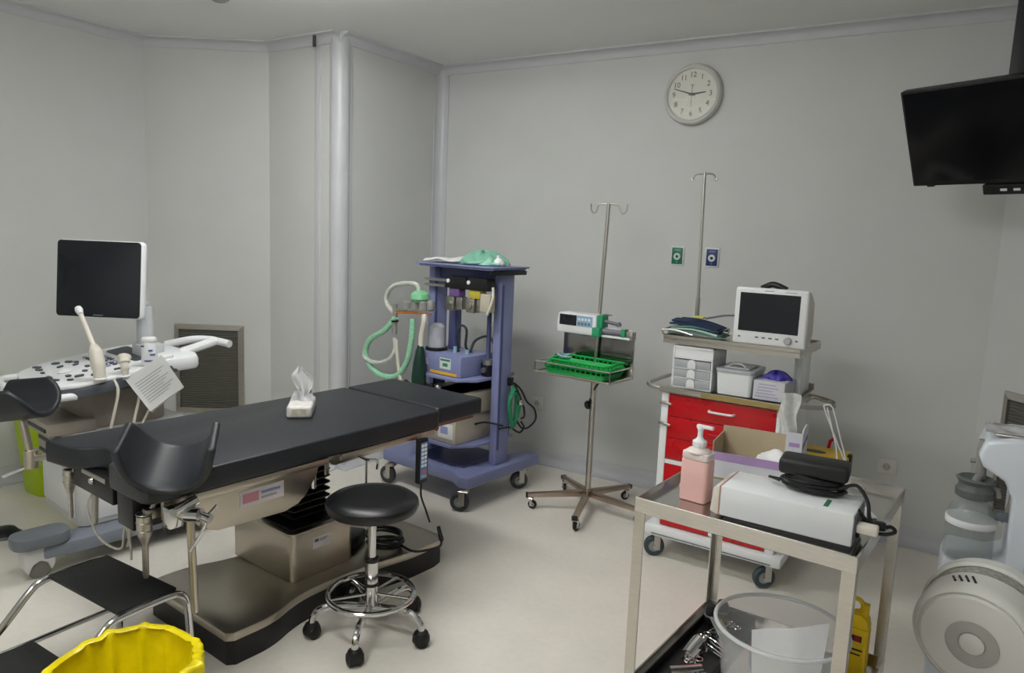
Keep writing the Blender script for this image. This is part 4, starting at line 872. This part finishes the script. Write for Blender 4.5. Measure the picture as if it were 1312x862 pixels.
q = MB(); q.tube(spline([(-.06, -.08, .258), (-.04, -.085, .268), (-.015, -.085, .278), (.015, -.085, .272), (.05, -.08, .256)], 6), .014, 10); q.build('carry_handle', BLACKP, v)
# cuff
px, py = kw(-.19, -.06)
v = thing('pressure_cuff', 'folded navy and green blood pressure cuff on the raised cart shelf', 'pressure cuff', (px, py, 1.142), -6)
NAVY = M('navy_fabric', (28, 46, 78), .8, 0, .15, 60, bump=.2); TEAL = M('teal_fabric', (86, 132, 124), .8, 0, .12, 60)
for k, (z, mat, sx, sl) in enumerate(((.004, TEAL, 1.05, 0), (.017, M('pale_teal', (168, 186, 180), .7), .95, .02), (.03, TEAL, .9, .0), (.044, NAVY, 1.0, .04), (.058, NAVY, .92, .06))):
    q = MB(); q.grid(lambda u, w: ((u-.5)*.26*sx-.01, (w-.5)*.13, z+.012*math.sin(PI*u)-sl*(u-.3)*.5+.003*math.sin(9*w+k)+.02*sl), 16, 8, .009); q.build('fold', mat, v)
q = MB(); q.box(-.03, -.03, .08, .02, .0, .09, .003); q.build('yellow_tag', M('tag_yellow', (206, 206, 90), .5), v)
q = MB(); q.tube(spline([(.02, .0, .08), (.06, .02, .09), (.10, .04, .1), (.15, .06, .105)], 6), .005, 8); q.tube(spline([(.1, .0, .02), (.14, .01, .04), (.15, -.02, .02)], 6), .004, 8); q.build('cuff_hose', GREYP, v)
# sharps container + cord + bracket
px, py = kw(.43, .0)
v = thing('sharps_container', 'yellow sharps container with black opening on the cart right side', 'sharps container', (px, py, .43), -2)
q = MB(); a = rrect(-.09, -.08, .09, .08, .02); c = rrect(-.105, -.095, .105, .095, .025); n = len(a)
q.add([(x, y, 0) for x, y in a]+[(x, y, .19) for x, y in c], [tuple(range(n-1, -1, -1)), tuple(range(n, 2*n))]+[(j, (j+1) % n, n+(j+1) % n, n+j) for j in range(n)]); q.build('tub', YEL, v)
q = MB(); q.prism(rrect(-.11, -.10, .11, .10, .03), .19, .215); ld = q.build('lid', YEL, v, bev=.006)
q = MB(); q.prism([(x*.05-.04, y*.026-.02) for x, y in arc(0, 0, 1, 0, 345, 20)], .2152, .217); q.build('opening', BLACKP, ld)
q = MB(); q.box(.1, -.02, .17, .12, .02, .225, .005); q.build('latch', BLACKP, v)
q = MB(); q.prism([(-.125, .2), (-.095, .2), (-.1, .27), (-.112, .275), (-.12, .26)], -.09, -.07, 'xz'); q.build('red_strap', RED, v, bev=.002)
q = MB(); q.tube([(.0, .09, .21), (.005, .092, .25), (.018, .09, .262)], .008, 8); q.build('red_strap', RED, v)
q = MB(); q.box(-.145, -.06, -.012, .08, .06, 0, .003); q.build('bracket_shelf', STEEL, v)
px, py = kw(.43, -.10)
v = thing('hanging_cord', 'thin white cord looped over the side ring above the sharps container', 'cord', (px, py, .66), -2)
q = MB(); q.tube(spline([(.02, -.01, .235), (.0, -.01, .23), (.0, -.01, .21), (.05, -.01, .1), (.1, -.01, .0), (.11, -.008, -.01), (.10, -.004, .02), (.06, -.004, .14), (.035, -.006, .215), (.02, -.01, .235)], 6), .0035, 6); q.tube(spline([(.01, -.01, .22), (.06, -.012, .06), (.075, -.012, -.02)], 6), .003, 6); q.build('cord_strand', WHITEP, v)

# ------------------------------------------------------------------ steel instrument trolley
RX = (-.42, 2.24, 0); ra = R(-5); rw = lambda x, y: (RX[0]+x*math.cos(ra)-y*math.sin(ra), RX[1]+x*math.sin(ra)+y*math.cos(ra))
t = thing('instrument_trolley', 'square stainless steel trolley with sunken top tray and open legs', 'trolley', RX, -5)
x0, x1, y0, y1 = -.302, .302, -.325, .35
MSTEEL = M('polished_steel', (196, 193, 188), .17, 1, .06, 20, stretch=(1, 20, 20))
for (cx_, cy_, sx, sy) in ((x0, y0, 1, 1), (x1, y0, -1, 1), (x0, y1, 1, -1), (x1, y1, -1, -1)):
    e = .033; h_ = .004
    q = MB(); q.prism([(cx_, cy_), (cx_+sx*e, cy_), (cx_+sx*e, cy_+sy*h_), (cx_+sx*h_, cy_+sy*h_), (cx_+sx*h_, cy_+sy*e), (cx_, cy_+sy*e)], .09, .845); q.build('leg', STEEL, t)
    caster(t, cx_+sx*.018, cy_+sy*.018, .092, .04, .024, 40, M('rubber_grey'))
for nm, z in (('top_tray', .852), ('lower_shelf', .267)):
    q = MB(); q.box(x0+.005, y0+.005, z-.03, x1-.005, y1-.005, z-.0235); ty_ = q.build(nm, MSTEEL, t)
    for b_x in ((x0-.001, y0-.001, z-.045, x1+.001, y0+.005, z), (x0-.001, y1-.005, z-.045, x1+.001, y1+.001, z), (x0-.001, y0+.005, z-.045, x0+.005, y1-.005, z), (x1-.005, y0+.005, z-.045, x1+.001, y1-.005, z)):
        q = MB(); q.box(*b_x, .0015, 1); q.build('tray_rim', MSTEEL, ty_)
ZT = .829
# soap bottle
px, py = rw(-.185, -.16)
v = thing('soap_bottle', 'pump bottle of pink hand wash on the trolley tray', 'bottle', (px, py, ZT), -8)
q = MB(); q.prism(rrect(-.043, -.03, .043, .03, .012), 0, .128); q.build('filled_body', M('pink_liquid', (230, 184, 178), .3, 0, .04, 8), v, bev=.005)
q = MB(); q.prism(rrect(-.0425, -.0295, .0425, .0295, .012), .128, .15); q.lathe([(.04, .15), (.03, .158), (.018, .162), (.018, .17)], 20); q.build('bottle_shoulder', M('pale_pink', (224, 212, 208), .3), v, bev=.004)
q = MB(); q.lathe([(.019, .165), (.021, .168), (.021, .182), (.012, .188), (.008, .195), (.008, .215), (.012, .222), (.01, .23), (.001, .232)], 18); q.box(-.012, -.007, .222, .04, .007, .232, .003); q.build('pump_head', WHITEP, v)
# cut-open carton
px, py = rw(-.115, .185)
v = thing('cut_carton', 'cut-open purple and white cardboard box with tissue inside on the trolley', 'cardboard box', (px, py, ZT), 4)
CW = M('carton_pale', (214, 214, 222), .6, 0, .03, 14); CI = M('carton_inside', (186, 170, 142), .8, 0, .05, 20); CP = M('carton_purple', (178, 150, 196), .6, 0, .04, 14); CV = M('carton_violet', (140, 96, 168), .6)
q = MB(); q.box(-.135, -.085, 0, .135, .085, .003); q.box(-.135, .08, .003, .135, .083, .14); q.box(-.135, -.08, .003, -.132, .08, .12); q.build('inner_walls', CI, v, smooth=0)
q = MB(); q.box(-.137, -.0845, .003, .135, -.082, .075); q.build('front_wall', CW, v, smooth=0)
q = MB(); q.box(-.137, -.0855, .06, .1, -.0815, .087); q.build('purple_band', CP, v, smooth=0)
q = MB(); q.prism([(-.085, .003), (.085, .003), (.085, .185), (.01, .2), (-.06, .2), (-.085, .19)], .1355, .139, 'yz'); q.build('tall_side', CW, v, smooth=0)
q = MB(); q.box(.09, -.0865, .003, .139, -.0835, .19); q.build('tall_corner', CP if False else CW, v, smooth=0)
for (a0, b0, a1, b1) in ((-.07, .135, -.0, .15), (.0, .14, .07, .155), (-.06, .08, .0, .095), (-.02, .03, .06, .06)):
    q = MB(); q.box(.139, a0, b0, .1396, a1, b1); q.build('side_print', CV, v, smooth=0)
q = MB(); q.box(.1, -.0872, .145, .132, -.0865, .158); q.box(.1, -.0872, .02, .125, -.0865, .1); q.build('corner_print', CP, v, smooth=0)
q = MB(); q.grid(lambda u, w: (-.0+.12*u, -.06+.12*w, .075+.025*math.sin(PI*u)*math.sin(PI*w)+.006*math.sin(11*u+5*w)), 12, 10, .003); q.build('tissue_wad', PAPER, v)
# white box device with fascia
px, py = rw(.085, -.165)
v = thing('white_device', 'long white electronic device box with a dark base shadow strip lying on the trolley', 'device', (px, py, ZT), -2)
q = MB(); q.box(-.165, -.085, .01, .18, .085, .095, .004); db = q.build('case', M('device_white', (226, 228, 230), .3, 0, .02, 8), v)
q = MB(); q.add([(-.168, -.083, .008), (-.168, .083, .008), (-.168, .083, .094), (-.168, -.083, .094), (-.195, -.075, .012), (-.195, .075, .012), (-.188, .075, .084), (-.188, -.075, .084)], [(0, 1, 2, 3), (4, 5, 6, 7), (0, 1, 5, 4), (1, 2, 6, 5), (2, 3, 7, 6), (3, 0, 4, 7)]); q.build('fascia', OFFW, v, bev=.004)
q = MB(); q.box(-.168, -.084, .009, -.165, .084, .095); q.build('seam', M('seam_pink', (190, 140, 130), .6), db, smooth=0)
for (x, y) in ((-.13, -.06), (-.13, .06), (.15, -.06), (.15, .06)):
    q = MB(); q.cyl((x, y, 0), (x, y, .01), .012); q.build('rubber_foot', BLACKP, v)
q = MB(); q.box(-.15, -.0835, .0, .178, -.08, .01); q.build('base_shadow_strip', BLACKP, v)  # black strip also stands for the shadow along the device's bottom
q = MB(); q.box(.18, -.075, .015, .184, .075, .088, .002); q.build('rear_panel', GREYP, v)
for y in (-.05, .0, .05):
    q = MB(); q.cyl((.184, y, .04), (.192, y, .04), .012, n=12); q.build('rear_socket', BLACKP, v)
q = MB(); q.box(.184, -.07, .045, .235, -.035, .07, .006); q.build('white_plug', OFFW, v)
q = MB(); q.box(.1, -.06, .0952, .112, .0, .0957); q.build('green_mark', M('print_green'), db, smooth=0)
# adapter with coiled cable on it
px, py = rw(.135, -.12)
v = thing('power_adapter', 'black power adapter with coiled black cable on the white device', 'power adapter', (px, py, ZT+.0955), 3)
for k in range(6):
    rr = Matrix.Rotation(R(random.uniform(-6, 6)), 3, 'X') @ Matrix.Rotation(R(random.uniform(-5, 5)), 3, 'Y')
    pts = [rr @ Vector((.078*(1+.06*math.sin(k))*math.cos(2*PI*i/28)+random.uniform(-.003, .003), .045*math.sin(2*PI*i/28), .0)) for i in range(28)]
    q = MB(); q.tube([p+Vector((0, 0, .012+.0065*k)) for p in pts], .0052, 8, True); q.build('cable_loop', BLACKP, v)
q = MB(); q.box(-.09, -.045, .047, .09, .05, .092, .012, 3); q.build('adapter_body', M('adapter_black', (26, 26, 28), .5, 0, .15, 60, bump=.1), v)
q = MB(); q.tube(spline([(-.085, -.02, .02), (-.11, -.01, .022), (-.115, .01, .016), (-.08, .02, .012)], 6), .004, 8); q.build('cable_end', BLACKP, v)
q = MB(); q.tube(spline([(.07, -.03, .03), (.11, -.04, .05), (.14, -.06, .02), (.15, -.075, -.02), (.17, -.07, -.045), (.2, -.05, -.04), (.21, -.06, -.05), (.17, -.085, -.05), (.12, -.07, -.004)], 7), .005, 8); q.build('cable_lead', BLACKP, v)
q = MB(); q.box(.13, -.075, -.05, .19, -.045, -.03, .006); q.build('cable_plug', BLACKP, v)
px, py = rw(.2, .06)
v = thing('swab_packet', 'flat white swab packet with green print on the trolley behind the device', 'packet', (px, py, ZT), 25)
q = MB(); q.grid(lambda u, w: ((u-.5)*.13, (w-.5)*.09, .004+.01*math.sin(PI*u)*math.sin(PI*w)), 8, 6, .003); pk = q.build('packet', PAPER, v)
q = MB(); q.grid(lambda u, w: (-.05+.05*u, .0+.03*w, .0135+.0*u), 2, 2, .0005); q.build('packet_print', M('leaf_green', (120, 168, 100), .6), pk)
px, py = rw(-.235, -.09)
v = thing('crumpled_wipe', 'small crumpled white wipe at the trolley tray left rim', 'wipe', (px, py, ZT), 0)
q = MB(); q.grid(lambda u, w: (.03*math.cos(2*PI*u)*math.cos(PI/2*w)*(1+.3*math.sin(6*PI*u)), .022*math.sin(2*PI*u)*math.cos(PI/2*w), .045*math.sin(PI/2*w)*(1+.2*math.sin(10*u))), 24, 8); q.build('wipe', M('pale_wipe', (204, 196, 198), .8, 0, .05), v, smooth=60)
# lower shelf: black tray for the shelf's dark reflection, clear bin, yellow bottle
ZS = .244
px, py = rw(-.185, .0)
v = thing('shelf_reflection_tray', 'black tray for the dark reflection in the lower shelf, left of the clear bin', 'tray', (px, py, ZS), -5)  # black tray stands for the dark reflection in the steel shelf
q = MB(); q.box(-.08, -.28, 0, .08, .29, .004); q.box(-.08, -.28, .004, -.076, .29, .035); q.box(.076, -.28, .004, .08, .29, .035); q.box(-.076, -.28, .004, .076, -.276, .035); q.box(-.076, .286, .004, .076, .29, .035); q.build('tray', BLACKP, v, smooth=0)
rk = random.Random(5)
for i, (yy, kind, which) in enumerate(((.14, 'speculum', 'rearmost'), (.04, 'forceps', 'third from the back'), (.08, 'forceps', 'second from the back'), (-.03, 'speculum', 'middle one'), (-.1, 'forceps', 'nearest the camera'), (-.17, 'speculum', 'nearest the camera'), (.19, 'forceps', 'rearmost'))):
    px, py = rw(-.185+rk.uniform(-.02, .02), yy)
    o = thing('instrument', 'shiny steel %s in the black lower shelf tray, %s' % (kind, which), 'instrument', (px, py, ZS+.005), rk.uniform(-70, 70), 'steel instruments in the black tray')
    if kind == 'forceps':
        for sx in (-1, 1):
            q = MB(); q.tube(spline([(sx*.004, -.06, .008), (sx*.008, -.01, .01), (0, .02, .012+.004*sx), (-sx*.006, .04, .01)], 4), .003, 6); q.torus((-sx*.016, .05, .01), .012, .003, 16, 6); q.build('arm', CHROME, o)
    else:
        for sx in (0, 1):
            q = MB(); q.grid(lambda u, w: ((u-.5)*.04, -.05+.1*w, .01+sx*.024-(.01 if not sx else -.01)*(1-(2*u-1)**2)*(1-.3*w)+sx*.01*w), 8, 8, .002); q.build('blade', CHROME, o)
        q = MB(); q.tube(spline([(.0, .05, .02), (.015, .06, .03), (.03, .05, .02), (.035, .03, .012)], 4), .004, 8); q.build('screw_arm', CHROME, o)
for k, (xx, yy, zz) in enumerate(((-.215, .255, .0), (-.235, .20, 0))):
    px, py = rw(xx, yy)
    o = thing('black_handle', ('rear' if k == 0 else 'front') + ' of two black knobbed handles at the back of the instrument tray', 'handle', (px, py, ZS+.0045), 20)
    q = MB(); q.lathe([(.012, 0), (.02, .01), (.022, .03), (.022, .06), (.016, .075), (.001, .08)], 18); q.build('grip', BLACKP, o)
    q = MB(); q.lathe([(.0225, .034), (.0235, .036), (.0235, .04), (.0225, .042)], 18); q.build('ring', GREYP, o)
px, py = rw(.092, -.14)
v = thing('clear_bin', 'round translucent plastic bin with waste on the trolley lower shelf', 'bin', (px, py, ZS), 0)
CLR = M('translucent_plastic', (232, 234, 236), .25, 0, .04, 10, alpha=.24)
q = MB(); q.lathe([(.001, 0), (.138, 0), (.142, .006), (.176, .262), (.184, .266), (.186, .275), (.178, .278), (.172, .268), (.139, .01), (.001, .006)], 48); q.build('tub', CLR, v)
q = MB(); q.torus((0, 0, .272), .182, .006, 56, 8); q.build('rim', M('rim_plastic', (228, 230, 232), .25, 0, .03, 10, alpha=.75), v)
for pts, col, nm in (((-.05, .08, .05), (96, 112, 130), 'blue_wrapper'), ((.03, .03, .06), (186, 70, 76), 'red_wrapper'), ((-.01, .06, .04), (150, 160, 166), 'grey_wrapper')):
    px2, py2 = rw(.092+pts[0], -.14+pts[1])
    o = thing('waste_wrapper', 'crumpled %s inside the clear bin' % nm.replace('_', ' '), 'wrapper', (px2, py2, ZS+.008))
    q = MB(); q.grid(lambda u, w: (.05*math.cos(2*PI*u)*math.cos(PI*(w-.5))*(1+.25*math.sin(6*PI*u)), .04*math.sin(2*PI*u)*math.cos(PI*(w-.5)), .075+.075*math.sin(PI*(w-.5))*(1+.1*math.sin(10*u))), 24, 10); q.build('wrapper', M(nm, col, .5, 0, .15, 30), o, smooth=60)
px2, py2 = rw(.13, -.19)
o = thing('waste_sheet', 'large white plastic sheet sticking up at the front of the clear bin', 'sheet', (px2, py2, ZS+.008), 14)
q = MB(); q.grid(lambda u, w: ((u-.5)*(.16+.04*w), .004*math.sin(8*u)+.015*(u-.5)**2, .0+(.262+.06*u)*w), 12, 10, .002); q.build('sheet', M('white_film', (236, 238, 240), .4, 0, .03, 20), o)
px, py = rw(.233, .22)
v = thing('yellow_bottle', 'yellow plastic squeeze bottle with ring handle at the trolley back leg', 'bottle', (px, py, ZS), -5)
q = MB(); q.prism(rrect(-.036, -.03, .036, .03, .012), 0, .17); q.prism([(-.036, .17), (.036, .17), (.03, .2), (.012, .215), (-.012, .215), (-.03, .2)], -.026, .026, 'xz'); yb = q.build('bottle_body', YEL, v, bev=.005)
q = MB(); q.torus((-.012, 0, .235), .022, .008, 24, 8, Matrix.Rotation(R(90), 3, 'X')); q.box(.008, -.01, .2, .028, .01, .25, .004); q.build('ring_handle', YEL, v)
for b_x in ((-.02, -.0308, .13, .02, -.03, .15), (-.015, -.0308, .10, .025, -.03, .106), (-.015, -.0308, .085, .02, -.03, .09)):
    q = MB(); q.box(*b_x); q.build('label_print', INK, yb, smooth=0)
q = MB(); q.box(.0, -.0315, .133, .015, -.0308, .147); q.build('label_print', RED, yb, smooth=0)

# ------------------------------------------------------------------ suction unit with glass jar
v = thing('suction_unit', 'tall white suction unit with overhanging head at the right edge', 'suction unit', (.315, 2.8, 0), 0)
SW = M('suction_white', (214, 220, 228), .35, 0, .02, 6)
q = MB(); q.prism([(-.295, .0), (.3, 0), (.3, 1.0), (.22, 1.035), (-.13, 1.03), (-.2, 1.01), (-.215, .96), (-.2, .925), (-.14, .89), (-.115, .84), (-.11, .62), (-.16, .6), (-.275, .6), (-.285, .55)], -.1, .16, 'xz'); q.build('housing', SW, v, bev=.014, seg=3)
q = MB(); q.box(-.06, -.1035, .1, .28, -.1, .93, .003); q.build('front_panel', M('panel_pale', (200, 208, 214), .35), v)
q = MB(); q.cyl((-.205, -.03, .925), (-.205, -.03, 1.0), .016, .014); q.cyl((-.235, -.03, .925), (-.17, -.03, .93), .008); q.build('suction_spout', M('smoke_plastic'), v)
q = MB(); q.tube(spline([(-.205, -.03, .93), (-.203, -.03, .90), (-.2, -.03, .87)], 4), .016, 12); q.build('spout_hose', M('smoke_plastic'), v)
q = MB(); q.tube(spline([(-.115, -.03, .88), (-.1125, -.035, .82), (-.122, -.035, .76), (-.13, -.035, .74)], 5), .006, 8); q.build('bracket_wire', STEELD, v)
q = MB(); q.box(-.15, -.05, .745, -.108, -.01, .775, .006); q.build('jar_clamp', GREYP, v)
q = MB(); q.box(-.18, -.08, 1.0305, .2, .1, 1.036, .002); q.build('top_tray', STEEL, v)
v2 = thing('clear_wrap', 'crumpled clear plastic wrapping lying on the suction unit top', 'wrapping', (.25, 2.78, 1.0365))
q = MB(); q.grid(lambda u, w: ((u-.5)*.28, (w-.5)*.12, .004+.016*math.sin(9*u+3*w)**2*math.sin(PI*w)), 24, 12, .002); q.build('wrap', M('clear_wrap'), v2)
v = thing('suction_jar', 'clear glass suction jar with grey rubber stopper on the suction unit', 'jar', (.103, 2.755, .6005), 0)
GL = M('jar_glass', (150, 162, 160), .06, 0, .02, 4, alpha=.2)
q = MB(); q.lathe([(.001, 0), (.066, 0), (.072, .006), (.072, .15), (.066, .17), (.05, .19), (.042, .2), (.042, .215), (.039, .215), (.039, .2), (.047, .188), (.063, .168), (.069, .15), (.069, .009), (.001, .006)], 36); q.build('glass', GL, v)
q = MB(); q.lathe([(.0725, .118), (.0735, .12), (.0735, .138), (.0725, .14)], 36); q.build('white_band', WHITEP, v)
q = MB(); q.lathe([(.038, .205), (.055, .212), (.056, .235), (.05, .242), (.048, .255), (.058, .27), (.05, .275), (.04, .268), (.001, .262)], 30); q.build('stopper', M('stopper_grey', (92, 98, 96), .5), v)
q = MB(); q.tube(spline([(0, -.0, .262), (.006, 0, .28), (.006, -.0, .285)], 3), .013, 10); q.build('stopper_tube', M('smoke_plastic'), v)
q = MB(); q.tube(spline([(.045, 0, .25), (.06, 0, .245), (.066, .0, .22)], 4), .008, 8); q.build('stopper_tube', M('smoke_plastic'), v)

# ------------------------------------------------------------------ round white drum unit at the right bottom corner
v = thing('drum_unit', 'round white drum-shaped appliance with grey ring at the bottom right corner', 'appliance', (.14, 2.40, 0), 0)
dm = Matrix.Translation((0, 0, .498)) @ Matrix.Scale(.94, 4) @ Matrix.Rotation(R(-14), 4, 'Z') @ Matrix.Rotation(R(90+6), 4, 'X')
DW = M('drum_white', (214, 213, 207), .45, 0, .02, 6)
q = MB(); q.lathe([(.001, -.17), (.15, -.17), (.172, -.155), (.178, -.13), (.178, .0), (.176, .015), (.168, .03), (.158, .036), (.154, .03), (.001, .028)], 56); q.xf(dm, 0); q.build('drum_shell', DW, v)
q = MB(); q.lathe([(.001, .028), (.150, .028), (.150, .036), (.143, .042), (.075, .046), (.072, .046), (.001, .040)], 56); q.xf(dm, 0); dc = q.build('front_disc', DW, v)
q = MB(); q.lathe([(.036, .044), (.07, .0445), (.073, .05), (.066, .0515), (.04, .0505), (.036, .047)], 48, closed=True); q.xf(dm, 0); q.build('grey_ring', M('ring_grey', (166, 164, 158), .45), dc)
q = MB(); q.lathe([(.001, .04), (.035, .043), (.034, .049), (.028, .051), (.001, .051)], 40); q.xf(dm, 0); q.build('centre_button', DW, dc)
for k in range(4):
    a = R(98+k*6); q = MB(); q.box(-.0035, -.006, -.022, .0035, .006, .022, .002, 1); q.xf(dm @ Matrix.Translation((.176*math.cos(a), .176*math.sin(a), -.02)) @ Matrix.Rotation(a-PI/2, 4, 'Z') @ Matrix.Rotation(R(25), 4, 'Y')); q.build('vent_slot', BLACKP, v)
q = MB(); q.lathe([(.180, -.155), (.19, -.16), (.192, -.12), (.181, -.115)], 56, closed=True); q.xf(dm, 0); q.build('rear_band', DW, v)
q = MB(); q.lathe([(.1785, -.112), (.1795, -.112), (.1795, -.07), (.1785, -.07)], 56, closed=True); q.xf(dm, 0); q.build('grille_band', M('grille_dark', (150, 148, 142), .5, 0, .35, 80), v)
q = MB(); q.prism([(-.09, .0), (.09, 0), (.09, .02), (.055, .05), (.05, .36), (-.05, .36), (-.055, .05), (-.09, .02)], .02, .12, 'xz'); q.box(-.15, -.06, 0, .15, .18, .03, .01); q.build('stand', DW, v, bev=.004)

# ------------------------------------------------------------------ television on ceiling arm
v = thing('television', 'black flat television on a ceiling arm, tilted down at the upper right', 'television', (-.3264, 3.6686, 2.2769))
ty, tt = -.4692, .4358
ax = Vector((math.cos(ty), math.sin(ty), 0)); n0 = Vector((math.sin(ty), -math.cos(ty), 0)); upv = Vector((0, 0, math.cos(tt)))+n0*math.sin(tt); nv = ax.cross(upv)
tm = frame((0, 0, 0), ax, upv, nv)
q = MB(); q.box(0, -.43, -.045, .73, 0, .0, .006); q.xf(tm, 0); tb = q.build('tv_case', M('tv_black', (14, 14, 16), .35, 0, .05), v)
q = MB(); q.box(.012, -.41, .0, .718, -.012, .0015); q.xf(tm, 0); q.build('tv_screen', M('tv_screen', (13, 14, 17), .12, 0, .05, 3), tb, smooth=0)
q = MB(); q.box(.06, -.436, -.02, .09, -.43, -.005); q.xf(tm, 0); q.build('tv_sensor', BLACKP, tb)
q = MB(); q.box(.25, -.33, -.1, .48, -.1, -.045, .005); q.xf(tm, 0); q.build('tv_mount_plate', BLACKP, v)
mid = tm @ Vector((.365, -.2, -.1)); wl = Vector((-.3264, 3.6686, 2.2769))
pcx, pcy = wl.x+mid.x+.03, wl.y+mid.y+.03
q = MB(); q.box(pcx-wl.x-.045, pcy-wl.y-.03, mid.z-.12, pcx-wl.x+.045, pcy-wl.y+.03, ZC-wl.z, .004); q.build('ceiling_pole', M('pole_black', (24, 23, 27), .45), v)
q = MB(); q.box(pcx-wl.x-.1, pcy-wl.y-.09, ZC-wl.z-.012, pcx-wl.x+.1, pcy-wl.y+.09, ZC-wl.z-.0005, .003); q.build('ceiling_flange', M('pole_black'), v)
q = MB(); q.box(.30, -.475, -.05, .56, -.432, .01, .004); q.xf(tm, 0); sb = q.build('set_top_box', BLACKP, v)
for x in (.37, .42):
    q = MB(); q.box(x, -.458, .01, x+.025, -.448, .0115); q.xf(tm, 0); q.build('white_mark', M('mark_white', (210, 212, 220), .5), sb, smooth=0)

# ------------------------------------------------------------------ wall clock 2:48
v = thing('wall_clock', 'round white wall clock with black numerals high on the back wall', 'clock', (-1.498, D, 2.468)); 
cm = frame((0, 0, 0), (1, 0, 0), (0, 0, 1), (0, -1, 0))
q = MB(); q.lathe([(.001, 0), (.165, 0), (.176, .008), (.178, .025), (.17, .045), (.158, .052), (.15, .046), (.146, .032), (.001, .03)], 64); q.xf(cm, 0); cs = q.build('clock_case', M('clock_white', (206, 206, 202), .3, 0, .02), v)
q = MB(); q.lathe([(.001, .03), (.1475, .03), (.1475, .033), (.001, .033)], 64); q.xf(cm, 0); q.build('clock_face', M('clock_face', (216, 216, 202), .5, 0, .01), v)
for h in range(1, 13):
    a = R(90-30*h)
    text('numeral', str(h), .044, INK, v, cm @ Matrix.Translation((.112*math.cos(a), .112*math.sin(a), .0336)))
def hand(nm, ang, l, w_, z, mat, back=.02):
    q = MB(); q.add([(-w_, -back, z), (w_, -back, z), (w_*.45, l, z), (-w_*.45, l, z), (-w_, -back, z+.0015), (w_, -back, z+.0015), (w_*.45, l, z+.0015), (-w_*.45, l, z+.0015)], [(0, 3, 2, 1), (4, 5, 6, 7), (0, 1, 5, 4), (1, 2, 6, 5), (2, 3, 7, 6), (3, 0, 4, 7)])
    q.xf(Matrix.Rotation(R(-ang), 4, 'Z')); q.xf(cm, 0); q.build(nm, mat, v, smooth=0)
hand('hour_hand', 84, .085, .0065, .0355, INK); hand('minute_hand', 288, .118, .005, .0375, INK); hand('second_hand', 181, .075, .0016, .0395, M('hand_grey', (110, 112, 108), .5), .05)
q = MB(); q.cyl((0, 0, .033), (0, 0, .042), .009, n=16); q.xf(cm, 0); q.build('hand_hub', INK, v)
q = MB(); q.box(-.012, .052, .0332, .012, .055, .0338); q.box(-.0015, .04, .0332, .0015, .052, .0338); q.xf(cm, 0); q.build('face_mark', INK, v, smooth=0)
q = MB(); q.lathe([(.149, .047), (.12, .053), (.08, .057), (.04, .059), (.001, .06)], 64); q.xf(cm, 0)
GLC = M('clock_glass', (255, 255, 255), .03, 0, 0, 4, alpha=.08)
q.build('clock_glass', GLC, v)

# ------------------------------------------------------------------ gas outlets, sockets, ceiling fixture
for (x, z, col, dk, lab) in ((-1.527, 1.507, (36, 110, 84), (24, 84, 62), 'small green gas outlet plate on the back wall, left of the cart pole'), (-1.31, 1.507, (44, 52, 104), (30, 36, 80), 'small navy gas outlet plate on the back wall, right of the cart pole')):
    v = thing('gas_outlet', lab, 'gas outlet', (x, D, z))
    q = MB(); q.box(-.043, -.008, -.06, .043, 0, .06, .003); q.build('backing_plate', M('plate_pale', (206, 212, 214), .4), v)
    q = MB(); q.box(-.034, -.011, -.05, .034, -.008, .05, .002); q.build('colour_plate', M('plate_%d' % col[0], col, .4), v)
    q = MB(); q.lathe([(.0, 0), (.02, 0), (.022, .003), (.02, .006), (.01, .006), (.009, .002), (.001, .002)], 24); q.xf(Matrix.Translation((0, -.011, -.004)) @ Matrix.Rotation(R(90), 4, 'X')); q.build('outlet_ring', M('plate_pale'), v)
    q = MB(); q.lathe([(.001, .002), (.009, .002), (.008, .004), (.001, .004)], 16); q.xf(Matrix.Translation((0, -.011, -.004)) @ Matrix.Rotation(R(90), 4, 'X')); q.build('outlet_core', M('plated_%d' % dk[0], dk, .4), v)
    for zz, hw in ((.035, .018), (-.037, .006)):
        q = MB(); q.box(-hw, -.0116, zz-.004, hw, -.011, zz+.004); q.build('plate_mark', M('plate_mark_%d' % col[0], tuple(min(255, c+60) for c in col), .5), v, smooth=0)
for (x, z, lab) in ((-.253, .417, 'white wall socket low on the back wall beside the steel trolley'), (-2.475, .42, 'white wall socket low on the back wall beside the hanging green hose')):
    v = thing('wall_socket', lab, 'socket', (x, D, z))
    q = MB(); q.box(-.05, -.012, -.043, .05, 0, .043, .004); q.build('socket_plate', M('socket_white', (208, 206, 200), .4), v)
    q = MB(); q.lathe([(.001, -.01), (.019, -.01), (.0205, 0), (.022, .0025), (.001, .003)][2:3]+[(.0205, 0), (.021, .003), (.0185, .0035), (.018, .001), (.001, .001)], 24); q.xf(Matrix.Translation((0, -.012, 0)) @ Matrix.Rotation(R(90), 4, 'X')); q.build('socket_well', M('socket_grey', (172, 170, 164), .5), v)
    for dx in (-.009, .009):
        q = MB(); q.cyl((dx, -.0135, 0), (dx, -.0128, 0), .0025, n=8); q.build('pin_hole', BLACKP, v)
v = thing('ceiling_fixture', 'small grey dome fixture on the ceiling at the top edge', 'detector', (-3.47, 2.57, ZC))  # plain dome for the low tip of a ceiling fixture
q = MB(); q.lathe([(.001, 0), (.06, 0), (.06, -.012), (.05, -.03), (.03, -.042), (.001, -.045)], 30); q.build('dome', M('dome_grey', (150, 150, 150), .5), v)
q = MB(); q.lathe([(.062, 0), (.07, 0), (.07, -.006), (.062, -.008)], 30, closed=True); q.build('base_ring', COVE, v)
